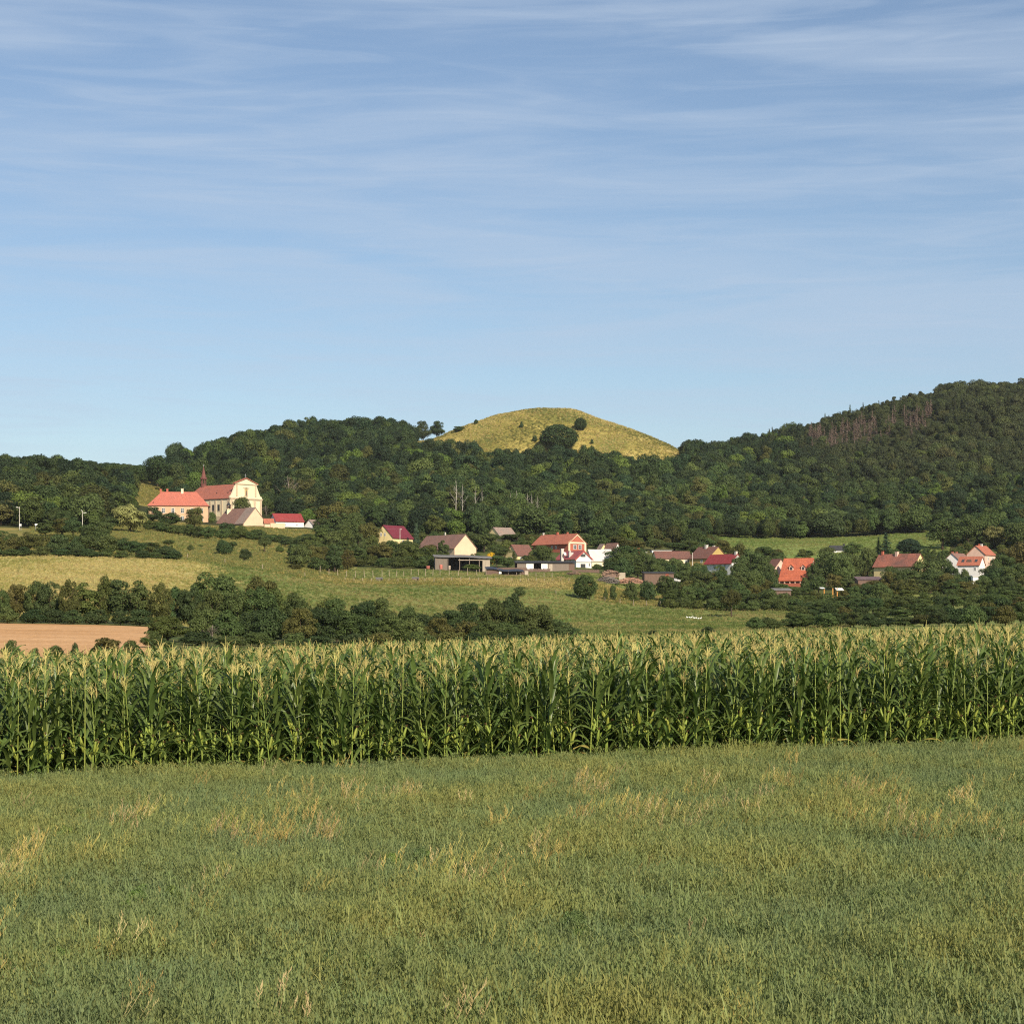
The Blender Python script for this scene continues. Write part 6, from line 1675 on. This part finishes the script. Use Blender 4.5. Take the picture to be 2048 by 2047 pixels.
# rows run along the field edge; the first plants are single things, the rest is the crop behind them
rg = random.Random(77)
sing, mass = [], []
row_i = 0
while True:
    dep = row_i * .74
    if dep > 52:
        break
    half = (38.6 + dep) * .30 + 7
    xx = -half
    stepx = .145 if row_i < 10 else .185
    while xx < half:
        xj = xx + rg.uniform(-.05, .05); yj = corn_edge(xx) + dep + rg.uniform(-.07, .07)
        pxx = CX + xj / yj * F
        if rg.random() > .05:
            (sing if (row_i < 3 and -40 < pxx < 2090) else mass).append((xj, yj, row_i))
        xx += stepx
    row_i += 1
sing.sort(key=lambda q: q[2] * 1000 + q[0])
sing, rest = sing[:300], sing[300:]
mass += rest
CL = {0: 'green maize plant in the front row at the edge of the oat field', 1: 'green maize plant in the second row, just behind the front row', 2: 'green maize plant in the third row from the oat field'}
for xj, yj, ri in sing:
    st, lv, er, ta = CORN[rg.randrange(12)]
    zz = float(near_z(xj, yj))
    r = thing('corn_plant', CL[ri], 'corn plant', (xj, yj, zz), rg.uniform(0, 6.28), 'maize plants along the field edge')
    s = rg.uniform(.84, 1.10)
    r.scale = (s * rg.uniform(.95, 1.05), s * rg.uniform(.95, 1.05), s)
    r.rotation_euler = (rg.gauss(0, .055), rg.gauss(0, .055), rg.uniform(0, 6.28))
    obj('stalk', st, r)
    for m in lv:
        obj('leaf', m, r)
    for e, sk in er:
        eo = obj('ear', e, r); obj('silk', sk, eo)
    obj('tassel', ta, r)
mass = np.array(mass)
n = len(mass)
rn = np.random.default_rng(8)
s_ = rn.uniform(.86, 1.10, n)
scatter('maize_crop', CORNJ, np.stack([mass[:, 0], mass[:, 1], near_z(mass[:, 0], mass[:, 1])], 1), rn.uniform(0, 6.28, n), np.stack([s_, s_, s_], 1), rn.integers(0, 8, n), None, rn.normal(0, .035, (n, 2)))

# ------------------------------------------------------------------ oats and dry stalks in front
OAT = foliage('oat_green', transl=.25, rough=.6, spec=.2, vary=.25)
DRYM = foliage('dry_stalk', transl=.2, rough=.7, spec=.15, vary=.25)
def oat_mesh(seed, n=15, h=.62, r=.17):
    rg = random.Random(seed)
    mb = MB()
    def blade(p, b, ln, w, el, dr, k=3):
        q = Vector(p); e = el; o = len(mb.v)
        sd = Vector((-math.sin(b), math.cos(b), 0))
        for i in range(k + 1):
            t = i / k; ww = w * (1 - t) ** .7 * .5 + .0006
            mb.v += [tuple(q - sd * ww), tuple(q + sd * ww)]
            q = q + Vector((math.cos(b) * math.cos(e), math.sin(b) * math.cos(e), math.sin(e))) * (ln / k)
            e -= dr / k
        for i in range(k):
            a = o + i * 2
            mb.f.append((a, a + 1, a + 3, a + 2)); mb.m.append(0)
    for i in range(n):
        a = rg.uniform(0, 6.28); d = r * math.sqrt(rg.random())
        p = (math.cos(a) * d, math.sin(a) * d, -.03); b = rg.uniform(0, 6.28)
        H = h * rg.uniform(.72, 1.08); tilt = rg.uniform(1.35, 1.55)
        blade(p, b, H, .006, tilt, .12)
        dx = math.cos(b) * math.cos(tilt) * H; dy = math.sin(b) * math.cos(tilt) * H
        for k in range(3):
            f = .35 + .2 * k
            blade((p[0] + dx * f, p[1] + dy * f, H * f), rg.uniform(0, 6.28), rg.uniform(.16, .26), .013, rg.uniform(.9, 1.25), rg.uniform(.5, 1.6))
        for k in range(9):                         # drooping spikelets of the panicle
            f = rg.uniform(.78, 1.0); b2 = rg.uniform(0, 6.28); rad = .05 * (1.05 - f) / .25 + .012
            c = Vector((p[0] + dx * f + math.cos(b2) * rad, p[1] + dy * f + math.sin(b2) * rad, H * f))
            s = .011; l = .026; b3 = rg.uniform(0, 3.14); v = Vector((math.cos(b3) * s * .5, math.sin(b3) * s * .5, 0))
            mb.add([c + Vector((0, 0, .004)), c + v - Vector((0, 0, l * .5)), c - Vector((0, 0, l)), c - v - Vector((0, 0, l * .5))], [(0, 1, 2, 3)])
    return mb.mesh('oat', OAT)
OATM = [oat_mesh(i) for i in range(7)]
rn = np.random.default_rng(31)
def wedge(n, y0, y1, k=.30):
    Yv = rn.uniform(y0, y1, n); Xv = rn.uniform(-1, 1, n) * (k * y1 + 7)
    c = np.abs(Xv) < k * Yv + 7
    return Xv[c], Yv[c]
Xv, Yv = wedge(86000, 9.0, 43.5, .285)
c = Yv < corn_edge(Xv) - .12
Xv, Yv = Xv[c], Yv[c]; n = len(Xv)
nz = (np.sin(Xv * .9 + 1.3 * np.sin(Yv * .55)) * np.sin(Yv * .6 + Xv * .2) + .6 * np.sin(Xv * 2.3 + Yv * 1.1) * np.sin(Yv * 1.7)) / 1.6
base = np.array([0.192, 0.230, 0.082])
alt = np.array([0.255, 0.258, 0.078])
blu = np.array([0.160, 0.206, 0.088])
m_ = np.clip(nz + rn.normal(0, .35, n), -1, 1)[:, None]
tint = np.where(m_ > 0, base + (alt - base) * m_, base + (blu - base) * -m_) * rn.uniform(.82, 1.18, (n, 1))
s_ = rn.uniform(.80, 1.12, n) * (1 + .10 * nz)
scatter('oats', OATM, np.stack([Xv, Yv, near_z(Xv, Yv)], 1), rn.uniform(0, 6.28, n), np.stack([s_, s_, s_], 1), rn.integers(0, 7, n), tint, rn.normal(.03, .06, (n, 2)))
# dry ears and stalks left from last year, in loose patches
def dry_mesh(seed, n=9, h=.85, lean=.35):
    rg = random.Random(seed)
    mb = MB(); la = rg.uniform(-.6, .6)
    for i in range(n):
        p = Vector((rg.gauss(0, .09), rg.gauss(0, .09), 0)); H = h * rg.uniform(.7, 1.12)
        b = la + rg.uniform(-.8, .8); l = H * rg.uniform(.05, lean)
        q = p + Vector((math.cos(b) * l * .4, math.sin(b) * l * .4, H * .6)); e = p + Vector((math.cos(b) * l, math.sin(b) * l, H * .95))
        mb.tube([p, q, e], [.0022, .0018, .0012], 3, cap=False)
        if rg.random() < .75:
            for k in range(7):
                t = .8 + .03 * k; c = q.lerp(e, min(1, (t - .6) / .4)); b2 = rg.uniform(0, 6.28)
                mb.tube([c, c + Vector((math.cos(b2) * .018, math.sin(b2) * .018, .022)), c + Vector((math.cos(b2) * .026, math.sin(b2) * .026, .05))], [.002, .0042, .001], 3, cap=False)
    return mb.mesh('dry_stalks', DRYM)
DRYMESH = [dry_mesh(i, 9, .80, .5 if i % 2 else .25) for i in range(6)]
patch = [(590, 1570), (680, 1575), (790, 1570), (1050, 1560), (1150, 1555), (1170, 1570), (1160, 1615), (1250, 1610), (1270, 1620), (1290, 1610), (1330, 1615), (1420, 1605), (1560, 1560), (1545, 1565),
         (1710, 1580), (1735, 1590), (1740, 1575), (1470, 1615), (1850, 1640), (1800, 1650), (1830, 1655), (20, 1690), (10, 1670), (5, 1720), (515, 1640), (550, 1640), (560, 1610), (630, 1640),
         (440, 1630), (470, 1625), (855, 1710), (910, 1700), (900, 1735), (730, 1580), (1360, 1640), (1905, 1600), (1690, 1640), (480, 1570), (300, 1590), (240, 1600), (1080, 1690), (1960, 1660), (1200, 1640), (1380, 1570)]
dx, dy = [], []
for (a, b) in patch:
    Yp = F * 2.75 / (b - HY + 15)
    for k in range(8):
        dx.append((a - CX) / F * Yp + rn.normal(0, .16)); dy.append(Yp + rn.normal(0, .4))
Xv, Yv = wedge(520, 10, 42)
c = Yv < corn_edge(Xv) - .5
dx = np.concatenate([np.array(dx), Xv[c]]); dy = np.concatenate([np.array(dy), Yv[c]]); n = len(dx)
pal = np.array([(0.50, 0.39, 0.13), (0.45, 0.39, 0.12), (0.56, 0.45, 0.22), (0.38, 0.37, 0.11)])
s_ = rn.uniform(.72, 1.05, n)
scatter('dry_stalk_patches', DRYMESH, np.stack([dx, dy, near_z(dx, dy)], 1), rn.normal(0, .5, n), np.stack([s_, s_, s_], 1), rn.integers(0, 6, n), pal[rn.integers(0, 4, n)] * rn.uniform(.8, 1.15, (n, 1)))

# broad-leaved weeds among the oats
wx, wy = [], []
for (a, b, k) in [(40, 1590, 9), (130, 1635, 7), (110, 1600, 5), (960, 1585, 4), (1565, 1590, 5), (1690, 1620, 4), (790, 1700, 4), (500, 1610, 3), (1900, 1580, 5), (1420, 1700, 3), (300, 1760, 5), (1200, 1840, 6), (1750, 1800, 5), (700, 1900, 6), (60, 1900, 4), (1060, 1545, 2), (1580, 1560, 2)]:
    Yp = F * 2.8 / (b - HY + 10)
    for q in range(k):
        wx.append((a - CX) / F * Yp + rn.normal(0, .22)); wy.append(Yp + rn.normal(0, .4))
wx, wy = np.array(wx), np.array(wy); n = len(wx)
s_ = rn.uniform(.03, .055, n)
scatter('field_weeds', [t[0] for t in T['bush']], np.stack([wx, wy, near_z(wx, wy) + .33], 1), rn.uniform(0, 6.28, n), np.stack([s_ * .8, s_ * .8, s_ * 1.25], 1), rn.integers(0, 5, n), np.array([(0.14, 0.20, 0.05), (0.17, 0.24, 0.055), (0.13, 0.18, 0.06)])[rn.integers(0, 3, n)])

# ------------------------------------------------------------------ thin haze in the air
hz_m, N, L = mat_new('haze')
o_ = N.new('ShaderNodeOutputMaterial'); pv = N.new('ShaderNodeVolumePrincipled')
pv.inputs['Color'].default_value = (0.86, 0.91, 1.0, 1)
pv.inputs['Density'].default_value = 0.000022
pv.inputs['Anisotropy'].default_value = 0.0
L.new(pv.outputs['Volume'], o_.inputs['Volume'])
zmin = float(allv[:, 2].min())
hz = obj('haze', MB().box(-8200, 8200, -90, 3050, zmin - 1.0, 225).mesh('haze', hz_m))
hz['kind'] = 'stuff'
